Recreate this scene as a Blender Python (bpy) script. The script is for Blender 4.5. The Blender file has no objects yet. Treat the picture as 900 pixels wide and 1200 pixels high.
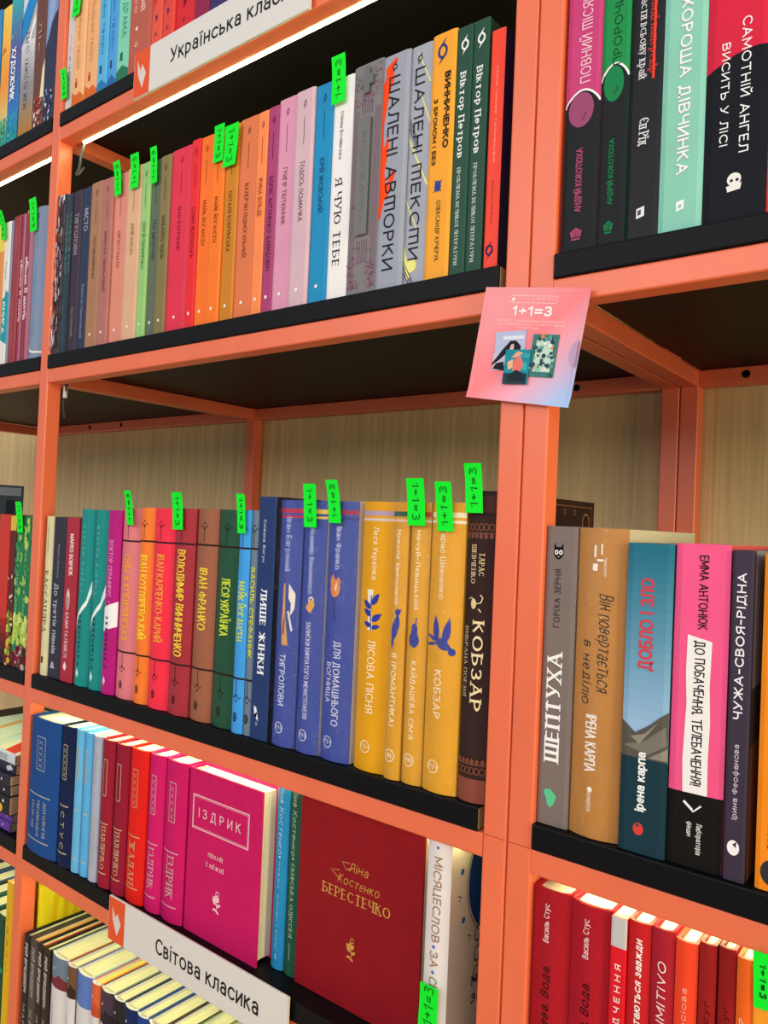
import bpy, math, random
from mathutils import Vector, Matrix
from mathutils.geometry import tessellate_polygon
random.seed(7)
SC = bpy.context.scene
COL = SC.collection
ZO = 1.25                      # height of the photo's mid shelf above the shop floor

# ------------------------------------------------------------------ camera
cam_d = bpy.data.cameras.new('camera')
cam = bpy.data.objects.new('camera', cam_d); COL.objects.link(cam)
cam_d.sensor_fit = 'VERTICAL'; cam_d.sensor_height = 24.0
cam_d.lens = 24.0 * 906.675 / 1200.0
cam_d.clip_start = 0.02; cam_d.clip_end = 50
_r = Vector((0.786168, 0.616533, 0.042743)); _u = Vector((-0.022509, -0.040550, 0.998924)); _f = Vector((-0.617602, 0.786285, 0.018001))
m = Matrix((( _r.x, _u.x, -_f.x), (_r.y, _u.y, -_f.y), (_r.z, _u.z, -_f.z))).to_4x4()
m.translation = Vector((0.271728, -0.506528, 0.211935)) + Vector((0, 0, ZO))
cam.matrix_world = m
SC.camera = cam

# ------------------------------------------------------------------ light of the shop and an added side fill
SC.view_settings.view_transform = 'Standard'
SC.view_settings.look = 'None'
SC.view_settings.exposure = 0.0
SC.view_settings.gamma = 1.0
SC.view_settings.use_curve_mapping = False
W = bpy.data.worlds.new('world'); SC.world = W; W.use_nodes = True
W.node_tree.nodes['Background'].inputs[0].default_value = (0.93, 0.96, 1.0, 1)
W.node_tree.nodes['Background'].inputs[1].default_value = 0.40
def area(name, loc, target, sx, sy, power, col):
    d = bpy.data.lights.new(name, 'AREA'); d.shape = 'RECTANGLE'; d.size = sx; d.size_y = sy
    d.energy = power; d.color = col
    o = bpy.data.objects.new(name, d); COL.objects.link(o)
    o.location = loc
    o.rotation_euler = (Vector(target) - Vector(loc)).to_track_quat('-Z', 'Y').to_euler()
area('ceiling_panel_light', (1.2, -2.6, 2.65), (-.1, 0, 1.45), 2.4, 1.4, 36, (1.0, .96, .96))
area('ceiling_panel_light', (-1.3, -3.0, 2.65), (-.5, 0, 1.45), 2.4, 1.4, 35, (.95, .95, 1.0))
area('warm_side_fill', (2.1, -.42, 1.75), (-.5, .1, 1.5), .5, 1.3, 34, (1.0, .84, .46))  # warm fill added off to the right to brighten the post sides

# ------------------------------------------------------------------ materials
def lin(h):
    h = h.lstrip('#'); v = [int(h[i:i+2], 16)/255 for i in (0, 2, 4)]
    return tuple((c/12.92 if c <= 0.04045 else ((c+0.055)/1.055)**2.4) for c in v) + (1.0,)
_M = {}
def mat(hexc, kind='print'):
    k = (hexc, kind)
    if k in _M: return _M[k]
    M = bpy.data.materials.new(kind + '_' + hexc.lstrip('#')); M.use_nodes = True
    nt = M.node_tree; b = nt.nodes['Principled BSDF']; N = nt.nodes.new; L = nt.links.new
    b.inputs['Base Color'].default_value = lin(hexc)
    rough, spec = dict(print=(.5, .2), soft=(.46, .22), cloth=(.75, .2), gloss=(.22, .5), paint=(.38, .45), gold=(.35, .5),
                       laminate=(.45, .12), pages=(.8, .1), paper=(.5, .3), ink=(.55, .12), neon=(.6, .15), plastic=(.4, .4),
                       metal=(.3, .5), wood=(.55, .25), film=(.1, .5), floor=(.5, .3)).get(kind, (.5, .3))
    b.inputs['Roughness'].default_value = rough
    b.inputs['Specular IOR Level'].default_value = spec
    tc = None
    def coord(scale, src='Object'):
        t = N('ShaderNodeTexCoord'); mp = N('ShaderNodeMapping'); L(t.outputs[src], mp.inputs[0]); mp.inputs['Scale'].default_value = scale
        return mp.outputs[0]
    def noise(vec, sc, det=4, ro=.5):
        n = N('ShaderNodeTexNoise'); L(vec, n.inputs['Vector']); n.inputs['Scale'].default_value = sc; n.inputs['Detail'].default_value = det
        n.inputs['Roughness'].default_value = ro
        return n.outputs['Fac']
    def bump(h, s, d=.001):
        bn = N('ShaderNodeBump'); bn.inputs['Strength'].default_value = s; bn.inputs['Distance'].default_value = d
        L(h, bn.inputs['Height']); L(bn.outputs[0], b.inputs['Normal'])
    def ramp(fac, c0, c1, p0=0., p1=1.):
        r = N('ShaderNodeValToRGB'); r.color_ramp.elements[0].position = p0; r.color_ramp.elements[1].position = p1
        r.color_ramp.elements[0].color = c0; r.color_ramp.elements[1].color = c1
        L(fac, r.inputs[0]); return r.outputs[0]
    c = lin(hexc)
    def shade(f): return tuple(min(1, x*f) for x in c[:3]) + (1,)
    if kind == 'cloth':
        h = noise(coord((1, 1, 1)), 1600, 2); bump(h, .25, .0006)
        L(ramp(noise(coord((1, 1, 1)), 40), shade(.92), shade(1.06), .3, .7), b.inputs['Base Color'])
    elif kind == 'soft':
        L(ramp(noise(coord((1, 1, 1)), 25), shade(.94), shade(1.05), .3, .7), b.inputs['Base Color'])
    elif kind == 'paint':
        bump(noise(coord((1, 1, 1)), 500, 3), .06, .0006)
        L(ramp(noise(coord((1, 1, .4)), 18, 5), shade(.93), shade(1.04), .3, .7), b.inputs['Base Color'])
        b.inputs['Coat Weight'].default_value = .25; b.inputs['Coat Roughness'].default_value = .35
    elif kind == 'laminate':
        n = noise(coord((1, 1, 1)), 90, 6, .7)
        L(ramp(n, shade(1.0), shade(2.0), .62, .8), b.inputs['Base Color'])
        bump(noise(coord((1, 1, 1)), 700, 2), .08, .0005)
    elif kind == 'pages':
        n = noise(coord((2600, 3, 3)), 1, 1)
        L(ramp(n, shade(.82), shade(1.03), .35, .65), b.inputs['Base Color'])
    elif kind == 'pagesflat':
        n = noise(coord((3, 3, 2600)), 1, 1)
        L(ramp(n, shade(.75), shade(1.03), .35, .65), b.inputs['Base Color'])
    elif kind == 'gold':
        b.inputs['Metallic'].default_value = .55
    elif kind == 'metal':
        b.inputs['Metallic'].default_value = .9
    elif kind == 'wood':
        v = coord((34, 34, 1.1)); n1 = noise(v, 3.2, 8, .62)
        v2 = coord((150, 150, 2.2)); n2 = noise(v2, 2.5, 4, .6)
        mx = N('ShaderNodeMath'); mx.operation = 'MULTIPLY_ADD'; L(n2, mx.inputs[0]); mx.inputs[1].default_value = .45; L(n1, mx.inputs[2])
        L(ramp(mx.outputs[0], shade(.74), shade(1.10), .50, .95), b.inputs['Base Color'])
        bump(n2, .15, .0006)
    elif kind == 'film':
        nt.nodes.remove(b); out = nt.nodes['Material Output']
        tr = N('ShaderNodeBsdfTransparent'); gl = N('ShaderNodeBsdfGlossy'); gl.inputs['Roughness'].default_value = .12
        df = N('ShaderNodeBsdfDiffuse'); df.inputs['Color'].default_value = (.9, .9, .9, 1)
        h = noise(coord((420, 420, 60)), 1, 6, .7)
        bn = N('ShaderNodeBump'); bn.inputs['Strength'].default_value = .9; bn.inputs['Distance'].default_value = .004
        L(h, bn.inputs['Height']); L(bn.outputs[0], gl.inputs['Normal'])
        m1 = N('ShaderNodeMixShader'); m1.inputs[0].default_value = .045; L(tr.outputs[0], m1.inputs[1]); L(gl.outputs[0], m1.inputs[2])
        cr = ramp(noise(coord((900, 900, 130)), 1, 4, .65), (0, 0, 0, 1), (.5, .5, .5, 1), .63, .76)
        m2 = N('ShaderNodeMixShader'); L(cr, m2.inputs[0]); L(m1.outputs[0], m2.inputs[1]); L(df.outputs[0], m2.inputs[2])
        L(m2.outputs[0], out.inputs[0])
    _M[k] = M
    return M
def emit(name, col, s):
    if name in _M: return _M[name]
    M = bpy.data.materials.new(name); M.use_nodes = True
    b = M.node_tree.nodes['Principled BSDF']; b.inputs['Base Color'].default_value = (.9, .9, .9, 1)
    b.inputs['Emission Color'].default_value = col; b.inputs['Emission Strength'].default_value = s
    _M[name] = M; return M

# ------------------------------------------------------------------ mesh building
class MB:
    """collects faces with materials and links them as one mesh object"""
    def __init__(s): s.v = []; s.f = []; s.m = []; s.sm = []; s.mats = []
    def mi(s, m):
        if m not in s.mats: s.mats.append(m)
        return s.mats.index(m)
    def add(s, verts, faces, m, smooth=False):
        o = len(s.v); i = s.mi(m); s.v += [tuple(p) for p in verts]
        for f in faces: s.f.append(tuple(o+k for k in f)); s.m.append(i); s.sm.append(smooth)
    def box(s, x0, x1, y0, y1, z0, z1, m):
        v = [(x, y, z) for z in (z0, z1) for y in (y0, y1) for x in (x0, x1)]
        s.add(v, [(0, 2, 3, 1), (4, 5, 7, 6), (0, 1, 5, 4), (2, 6, 7, 3), (0, 4, 6, 2), (1, 3, 7, 5)], m)
    def bar(s, axis, a0, a1, p0, p1, q0, q1, r, m, n=3):
        """rounded-edge tube along axis; p, q are the two cross axes in x,y,z order"""
        ring = []
        for (cx, cy, st) in ((p1-r, q1-r, 0), (p0+r, q1-r, 90), (p0+r, q0+r, 180), (p1-r, q0+r, 270)):
            for k in range(n+1):
                a = math.radians(st + 90*k/n); ring.append((cx+r*math.cos(a), cy+r*math.sin(a)))
        def at(a, c): return {'x': (a, c[0], c[1]), 'y': (c[0], a, c[1]), 'z': (c[0], c[1], a)}[axis]
        N = len(ring); v = [at(a0, c) for c in ring] + [at(a1, c) for c in ring]
        fl = axis == 'y'
        F = [(k, (k+1) % N, N+(k+1) % N, N+k) for k in range(N)]
        if fl: F = [f[::-1] for f in F]
        E = [tuple(range(N))[::-1], tuple(range(N, 2*N))]
        if fl: E = [e[::-1] for e in E]
        s.add(v, F+E, m)
    def build(s, name, parent=None, loc=None):
        me = bpy.data.meshes.new(name); me.from_pydata(s.v, [], s.f)
        for m in s.mats: me.materials.append(m)
        me.polygons.foreach_set('material_index', s.m); me.polygons.foreach_set('use_smooth', s.sm)
        me.update()
        o = bpy.data.objects.new(name, me); COL.objects.link(o)
        if parent: o.parent = parent
        if loc: o.location = loc
        return o
def thing(name, loc, rz=0, label=None, cat=None, group=None):
    o = bpy.data.objects.new(name, None); COL.objects.link(o); o.location = loc; o.rotation_euler = (0, 0, rz)
    o.empty_display_size = .02
    tag(o, label, cat, group); return o
def tag(o, label=None, cat=None, group=None, kind=None):
    if label: o['label'] = label
    if cat: o['category'] = cat
    if group: o['group'] = group
    if kind: o['kind'] = kind
    return o

# ------------------------------------------------------------------ lettering: every letter drawn as pen strokes
def arc(cx, cy, rx, ry, a0, a1, n=10):
    return [(cx+rx*math.cos(math.radians(a0+(a1-a0)*i/n)), cy+ry*math.sin(math.radians(a0+(a1-a0)*i/n))) for i in range(n+1)]
def bowl(x0, y0, y1, w, s=1):
    r = min(w*.75, (y1-y0)*.62)
    return [(x0, y1)] + [(x0+s*(x-x0), y) for x, y in arc(x0+w-r, (y0+y1)/2, r, (y1-y0)/2, 90, -90)] + [(x0, y0)]
ST = lambda x, a=0, b=1: [(x, a), (x, b)]
LET = {
'А': (.68, [[(0, 0), (.34, 1)], [(.34, 1), (.68, 0)], [(.13, .33), (.55, .33)]]),
'Б': (.54, [ST(0), [(0, 1), (.48, 1)], bowl(0, 0, .57, .54)]),
'В': (.54, [ST(0), bowl(0, .53, 1, .49), bowl(0, 0, .53, .54)]),
'Г': (.46, [ST(0), [(0, 1), (.46, 1)]]),
'Д': (.72, [[(0, -.16), (0, 0)], [(0, 0), (.72, 0)], [(.72, 0), (.72, -.16)], [(.10, 0), (.20, .40), (.22, 1)], [(.22, 1), (.60, 1)], ST(.60)]),
'Е': (.46, [ST(0), [(0, 1), (.46, 1)], [(0, .52), (.40, .52)], [(0, 0), (.46, 0)]]),
'Є': (.60, [arc(.36, .5, .36, .5, 48, 312, 14), [(.05, .5), (.44, .5)]]),
'Ж': (.88, [ST(.44), [(.02, 1), (.40, .52)], [(.40, .52), (0, 0)], [(.86, 1), (.48, .52)], [(.48, .52), (.88, 0)]]),
'З': (.50, [arc(.22, .76, .24, .24, 150, -90, 10), arc(.22, .26, .28, .26, 90, -150, 10)]),
'И': (.58, [ST(0), [(0, 0), (.58, 1)], ST(.58)]),
'І': (.02, [ST(.01)]),
'Ї': (.16, [ST(.08), [(-.04, 1.22), (-.03, 1.22)], [(.19, 1.22), (.20, 1.22)]]),
'Й': (.58, [ST(0), [(0, 0), (.58, 1)], ST(.58), arc(.29, 1.30, .15, .13, 190, 350, 6)]),
'К': (.54, [ST(0), [(.50, 1), (.03, .50)], [(.16, .62), (.54, 0)]]),
'Л': (.58, [[(-.04, 0), (.08, .06), (.15, .40), (.16, 1)], [(.16, 1), (.58, 1)], ST(.58)]),
'М': (.74, [ST(0), [(0, 1), (.37, .22)], [(.37, .22), (.74, 1)], ST(.74)]),
'Н': (.58, [ST(0), ST(.58), [(0, .51), (.58, .51)]]),
'О': (.74, [arc(.37, .5, .37, .5, 0, 360, 22)]),
'П': (.58, [ST(0), ST(.58), [(0, 1), (.58, 1)]]),
'Р': (.50, [ST(0), bowl(0, .46, 1, .50)]),
'С': (.62, [arc(.37, .5, .37, .5, 46, 314, 14)]),
'Т': (.58, [[(0, 1), (.58, 1)], ST(.29)]),
'У': (.58, [[(0, 1), (.30, .36)], [(.58, 1), (.24, .10), (.04, 0)]]),
'Ф': (.78, [ST(.39), arc(.39, .52, .39, .31, 0, 360, 20)]),
'Х': (.58, [[(0, 1), (.58, 0)], [(.56, 1), (.0, 0)]]),
'Ц': (.64, [ST(0), ST(.54), [(0, 0), (.64, 0)], [(.64, 0), (.64, -.17)]]),
'Ч': (.52, [[(0, 1)]+arc(.22, .66, .22, .22, 180, 270, 6)+[(.52, .46)], ST(.52)]),
'Ш': (.84, [ST(0), ST(.42), ST(.84), [(0, 0), (.84, 0)]]),
'Щ': (.94, [ST(0), ST(.42), ST(.84), [(0, 0), (.94, 0)], [(.94, 0), (.94, -.17)]]),
'Ь': (.52, [ST(0), bowl(0, 0, .56, .52)]),
'Ю': (.92, [ST(0), [(0, .5), (.26, .5)], arc(.59, .5, .33, .5, 0, 360, 20)]),
'Я': (.52, [ST(.52), bowl(.52, .44, 1, .50, -1), [(.24, .44), (0, 0)]]),
'R': (.52, [ST(0), bowl(0, .46, 1, .50), [(.24, .46), (.52, 0)]]),
'V': (.66, [[(0, 1), (.33, 0)], [(.33, 0), (.66, 1)]]),
'а': (.44, [[(.04, .60)]+arc(.23, .51, .21, .21, 120, 0, 6)+[(.44, 0)], arc(.22, .21, .22, .21, 0, 360, 14)]),
'б': (.50, [arc(.25, .33, .25, .33, 0, 360, 16), [(0, .36), (.03, .70), (.16, .90), (.44, 1.02)]]),
'е': (.46, [[(0, .38), (.46, .38)]+arc(.23, .36, .23, .36, 5, 305, 14)]),
'і': (.02, [ST(.01, 0, .72), [(.01, .98), (.012, 1.0)]]),
'ї': (.14, [ST(.07, 0, .72), [(-.04, .98), (-.03, .98)], [(.17, .98), (.18, .98)]]),
'р': (.46, [ST(0, -.28, .72), bowl(0, 0, .72, .46)]),
'у': (.46, [[(0, .72), (.24, .02)], [(.46, .72), (.18, -.18), (.02, -.28)]]),
'ф': (.68, [ST(.34, -.28, 1.0), arc(.34, .36, .34, .36, 0, 360, 18)]),
'0': (.54, [arc(.27, .5, .27, .5, 0, 360, 20)]), '1': (.26, [[(0, .78), (.22, 1)], ST(.22)]),
'2': (.48, [arc(.23, .74, .23, .26, 165, -25, 9)+[(0, 0)], [(0, 0), (.48, 0)]]),
'3': (.48, [arc(.22, .76, .23, .24, 150, -90, 10), arc(.22, .26, .26, .26, 90, -150, 10)]),
'4': (.52, [ST(.40), [(.40, 1), (0, .28)], [(0, .28), (.52, .28)]]),
'5': (.48, [[(.44, 1), (.06, 1)], [(.06, 1), (.03, .54)]+arc(.22, .31, .26, .31, 120, -150, 10)]),
'+': (.50, [[(0, .48), (.50, .48)], [(.25, .23), (.25, .73)]]), '=': (.50, [[(0, .67), (.50, .67)], [(0, .27), (.50, .27)]]),
'!': (.02, [ST(.01, .30, 1), [(.01, .0), (.012, .02)]]), '.': (.02, [[(.01, 0), (.012, .02)]]), ',': (.06, [[(.05, .02), (.0, -.14)]]),
'?': (.42, [arc(.20, .76, .21, .24, 165, -60, 8)+[(.20, .42), (.20, .30)], [(.20, 0), (.202, .02)]]),
'’': (.05, [[(.05, 1.0), (.0, .80)]]), '°': (.22, [arc(.11, .88, .11, .12, 0, 360, 10)]), '–': (.50, [[(0, .46), (.50, .46)]]), '-': (.30, [[(0, .46), (.30, .46)]]),
'(': (.18, [arc(.30, .45, .28, .60, 120, 240, 8)]), ')': (.18, [arc(-.12, .45, .28, .60, 60, -60, 8)])}
LET['m'] = (.74, [ST(0), ST(.37), ST(.74), [(0, 1), (.74, 1)]])
for a, q in zip('PIMTO', 'РІМТО'): LET[a] = LET[q]
for q in 'вгджзиклмнопстхцчшщьюяє':
    w_, s_ = LET[q.upper()]; LET[q] = (w_*.80, [[(x*.80, y*.72) for x, y in p] for p in s_])
LET['й'] = (.46, LET['и'][1]+[arc(.23, 1.02, .13, .12, 190, 350, 6)])
def layout(s, kind='sans', w=0.0, fit=1.0):
    """polygons of a line of text in units of the cap height; fit = wanted length of the line in the same units"""
    rnd = random.Random(len(s)*31+ord(s[0]))
    gap = {'wide': .62, 'cond': .25, 'hand': .26, 'serif': .34}.get(kind, .28)
    slot = []; x = 0.0
    for ch in s:
        if ch == ' ': x += .42+(.3 if kind == 'wide' else 0); continue
        gw, st = LET[ch]; slot.append((x, gw, st)); x += gw+gap
    Ls = max(x-gap, .05)
    wt = {'cond': .16, 'hand': .13, 'script': .085, 'serif': .155}.get(kind, .115) + 1.7*w
    ra = max(.05, (fit-wt)/Ls); wt *= min(1.15, max(.42, ra**.5)); hw = wt/2
    thin = wt*.42 if kind == 'serif' else wt
    V = []; F = []
    def quad(p): o = len(V); V.extend(p); F.append(tuple(range(o, o+len(p))))
    for x, gw, st in slot:
        dy = 0; rot = 0; sl = .22 if kind in ('ital', 'script') else 0
        if kind in ('hand', 'script'): dy = rnd.uniform(-.05, .05); rot = rnd.uniform(-.10, .10)
        X0 = hw+x*ra; cx = gw*ra/2
        for P in st:
            Q = []
            for px, py in P:
                yy = hw+py*(1-wt) if 0 <= py <= 1 else (py*(1-wt)+hw); xx = px*ra
                if rot: xx, yy = cx+(xx-cx)-rot*(yy-.5), yy+rot*(xx-cx)
                q = Vector((X0+xx+sl*yy, yy+dy))
                if not Q or (q-Q[-1]).length > 1e-5: Q.append(q)
            if len(Q) < 2: Q.append(Q[0]+Vector((.001, 0)))
            loop_ = (Q[0]-Q[-1]).length < 1e-3 and len(Q) > 6
            d0 = (Q[1]-Q[0]).normalized(); d1 = (Q[-1]-Q[-2]).normalized()
            e0, e1 = abs(d0.y) > .75, abs(d1.y) > .75
            if kind == 'serif':
                for q, e, py in ((Q[0], e0, P[0][1]), (Q[-1], e1, P[-1][1])):
                    if e and not loop_ and len(P) < 5 and min(abs(py), abs(py-1), abs(py-.72), abs(py+.28)) < .02:
                        yb = q.y-hw if py < .5 else q.y+hw-.075
                        a = .17*min(1, ra+.1); quad([(q.x-a-hw*.4, yb), (q.x+a+hw*.4, yb), (q.x+a+hw*.4, yb+.075), (q.x-a-hw*.4, yb+.075)])
            if not loop_:
                Q[0] = Q[0]-d0*(hw if kind != 'serif' or e0 else thin*.5); Q[-1] = Q[-1]+d1*(hw if kind != 'serif' or e1 else thin*.5)
            N = len(Q); off = []
            for i in range(N):
                if loop_ and i in (0, N-1): da = (Q[1]-Q[0]).normalized(); db = (Q[-1]-Q[-2]).normalized()
                else: da = (Q[min(i+1, N-1)]-Q[i]) if i < N-1 else (Q[i]-Q[i-1]); db = (Q[i]-Q[i-1]) if i else da; da = da.normalized(); db = db.normalized()
                d = da+db
                d = d.normalized() if d.length > 1e-4 else da
                k = 1/max(.55, d.dot(da)); n = Vector((-d.y, d.x))
                if kind == 'serif':
                    t = thin+(wt-thin)*min(1, abs(d.y)**1.3) if not (d.x*d.y > .12) else thin+(wt-thin)*.25*abs(d.y)
                    if loop_ or len(P) > 6: t = thin+(wt-thin)*abs(d.y)**1.3
                else: t = wt
                off.append(n*t/2*k)
            for i in range(N-1): quad([tuple(Q[i]-off[i]), tuple(Q[i+1]-off[i+1]), tuple(Q[i+1]+off[i+1]), tuple(Q[i]+off[i])])
    return V, F

class Face:
    """a flat or curved print surface: fn(a, b, e) gives the 3D point; a across 0..1, b up 0..1, e = lift; W, H in metres"""
    def __init__(s, mb, fn, W, H, cuts=()): s.mb = mb; s.fn = fn; s.W = W; s.H = H; s.n = 0; s.cuts = cuts
    def e(s): s.n += 1; return .00012 + .000022*s.n
    def put(s, pts, faces, m, pen=False):
        """lays faces on the surface, cut along the facets of a curved spine"""
        e = s.e()
        if not s.cuts and not pen: s.mb.add([s.fn(a, b, e) for a, b in pts], faces, m); return
        V = []; F = []
        def emit_(p):
            if s.cuts and (max(q[0] for q in p) <= 0 or min(q[0] for q in p) >= 1): return     # past the edge of the spine
            o = len(V); V.extend([(a, b, dz) for a, b in p]); F.append(tuple(range(o, o+len(p))))
        for fi, f in enumerate(faces):
            P = [pts[i] for i in f]; dz = (fi % 5)*4e-6 if pen else 0     # crossing pen strokes lie on one another, as ink does
            if len(P) > 4:
                tris = [[P[i] for i in t] for t in tessellate_polygon([[Vector((a, b, 0)) for a, b in P]])]
            else: tris = [P]
            for t in tris:
                ar = sum(t[i][0]*t[(i+1) % len(t)][1]-t[(i+1) % len(t)][0]*t[i][1] for i in range(len(t)))
                if ar < 0: t = t[::-1]
                lo = min(p[0] for p in t); hi = max(p[0] for p in t); rest = t
                for c in (0.0, *s.cuts, 1.0):
                    if c <= lo or c >= hi: continue
                    L = []; R = []
                    for i in range(len(rest)):
                        p, q = rest[i], rest[(i+1) % len(rest)]
                        (L if p[0] <= c else R).append(p)
                        if (p[0] < c < q[0]) or (q[0] < c < p[0]):
                            k = (c-p[0])/(q[0]-p[0]); x = (c, p[1]+k*(q[1]-p[1])); L.append(x); R.append(x)
                        elif p[0] == c: R.append(p)
                    if len(L) > 2: emit_(L)
                    rest = R
                    if len(rest) < 3: break
                if len(rest) > 2: emit_(rest)
        s.mb.add([s.fn(a, b, e+z) for a, b, z in V], F, m)
    def rect(s, a0, a1, b0, b1, m, k=8):
        pts = []; F = []
        for i in range(k+1): a = a0+(a1-a0)*i/k; pts += [(a, b0), (a, b1)]
        for i in range(k): F.append((2*i, 2*i+2, 2*i+3, 2*i+1))
        s.put(pts, F, m)
    def poly(s, pts, m):
        ar = sum(pts[i][0]*pts[(i+1) % len(pts)][1]-pts[(i+1) % len(pts)][0]*pts[i][1] for i in range(len(pts)))
        if ar < 0: pts = pts[::-1]
        s.put(pts, [tuple(range(len(pts)))], m)
    def disc(s, a, b, r, m, ry=None, n=20):
        ry = ry or r
        s.poly([(a+r/s.W*math.cos(2*math.pi*i/n), b+ry/s.H*math.sin(2*math.pi*i/n)) for i in range(n)], m)
    def ring(s, a, b, r, w, m, ry=None, n=24):
        ry = ry or r; pts = []; F = []
        for i in range(n):
            c, d = math.cos(2*math.pi*i/n), math.sin(2*math.pi*i/n)
            pts += [(a+r*c/s.W, b+ry*d/s.H), (a+(r-w)*c/s.W, b+(ry-w)*d/s.H)]
        for i in range(n): j = (i+1) % n; F.append((2*i, 2*j, 2*j+1, 2*i+1))
        s.put(pts, F, m)
    def line(s, pts, w, m):
        P = [Vector((a*s.W, b*s.H)) for a, b in pts]; V = []; F = []
        for i in range(len(P)):
            d = (P[min(i+1, len(P)-1)]-P[max(i-1, 0)]).normalized(); n = Vector((-d.y, d.x))*w/2
            for q in (P[i]-n, P[i]+n): V.append((q.x/s.W, q.y/s.H))
        for i in range(len(P)-1): F.append((2*i, 2*i+2, 2*i+3, 2*i+1))
        s.put(V, F, m)
    def frame(s, a0, a1, b0, b1, w, m):
        wa = w/s.W; wb = w/s.H
        s.rect(a0, a0+wa, b0, b1, m, 1); s.rect(a1-wa, a1, b0, b1, m, 1); s.rect(a0, a1, b0, b0+wb, m); s.rect(a0, a1, b1-wb, b1, m)
    def text(s, t, m, b0, b1, a, cap, d='d', kind='sans', w=0.0):
        """line running along b from b0 to b1 (u: upwards, d: downwards), centred at a, cap height cap (fraction of W)"""
        k = cap*s.W; n = (b1-b0)*s.H/k                   # cap height in metres, length in cap heights
        V, F = layout(t, kind, w, n)
        if d == 'u': pts = [(a+cap*(.5-y), b0+x*k/s.H) for x, y in V]
        else: pts = [(a-cap*(.5-y), b1-x*k/s.H) for x, y in V]
        s.put(pts, F, m, True)
    def htext(s, t, m, a0, a1, b, cap, kind='sans', w=0.0):
        k = cap*s.H; V, F = layout(t, kind, w, (a1-a0)*s.W/k)
        s.put([(a0+x*k/s.W, b+cap*(y-.5)) for x, y in V], F, m, True)

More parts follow.
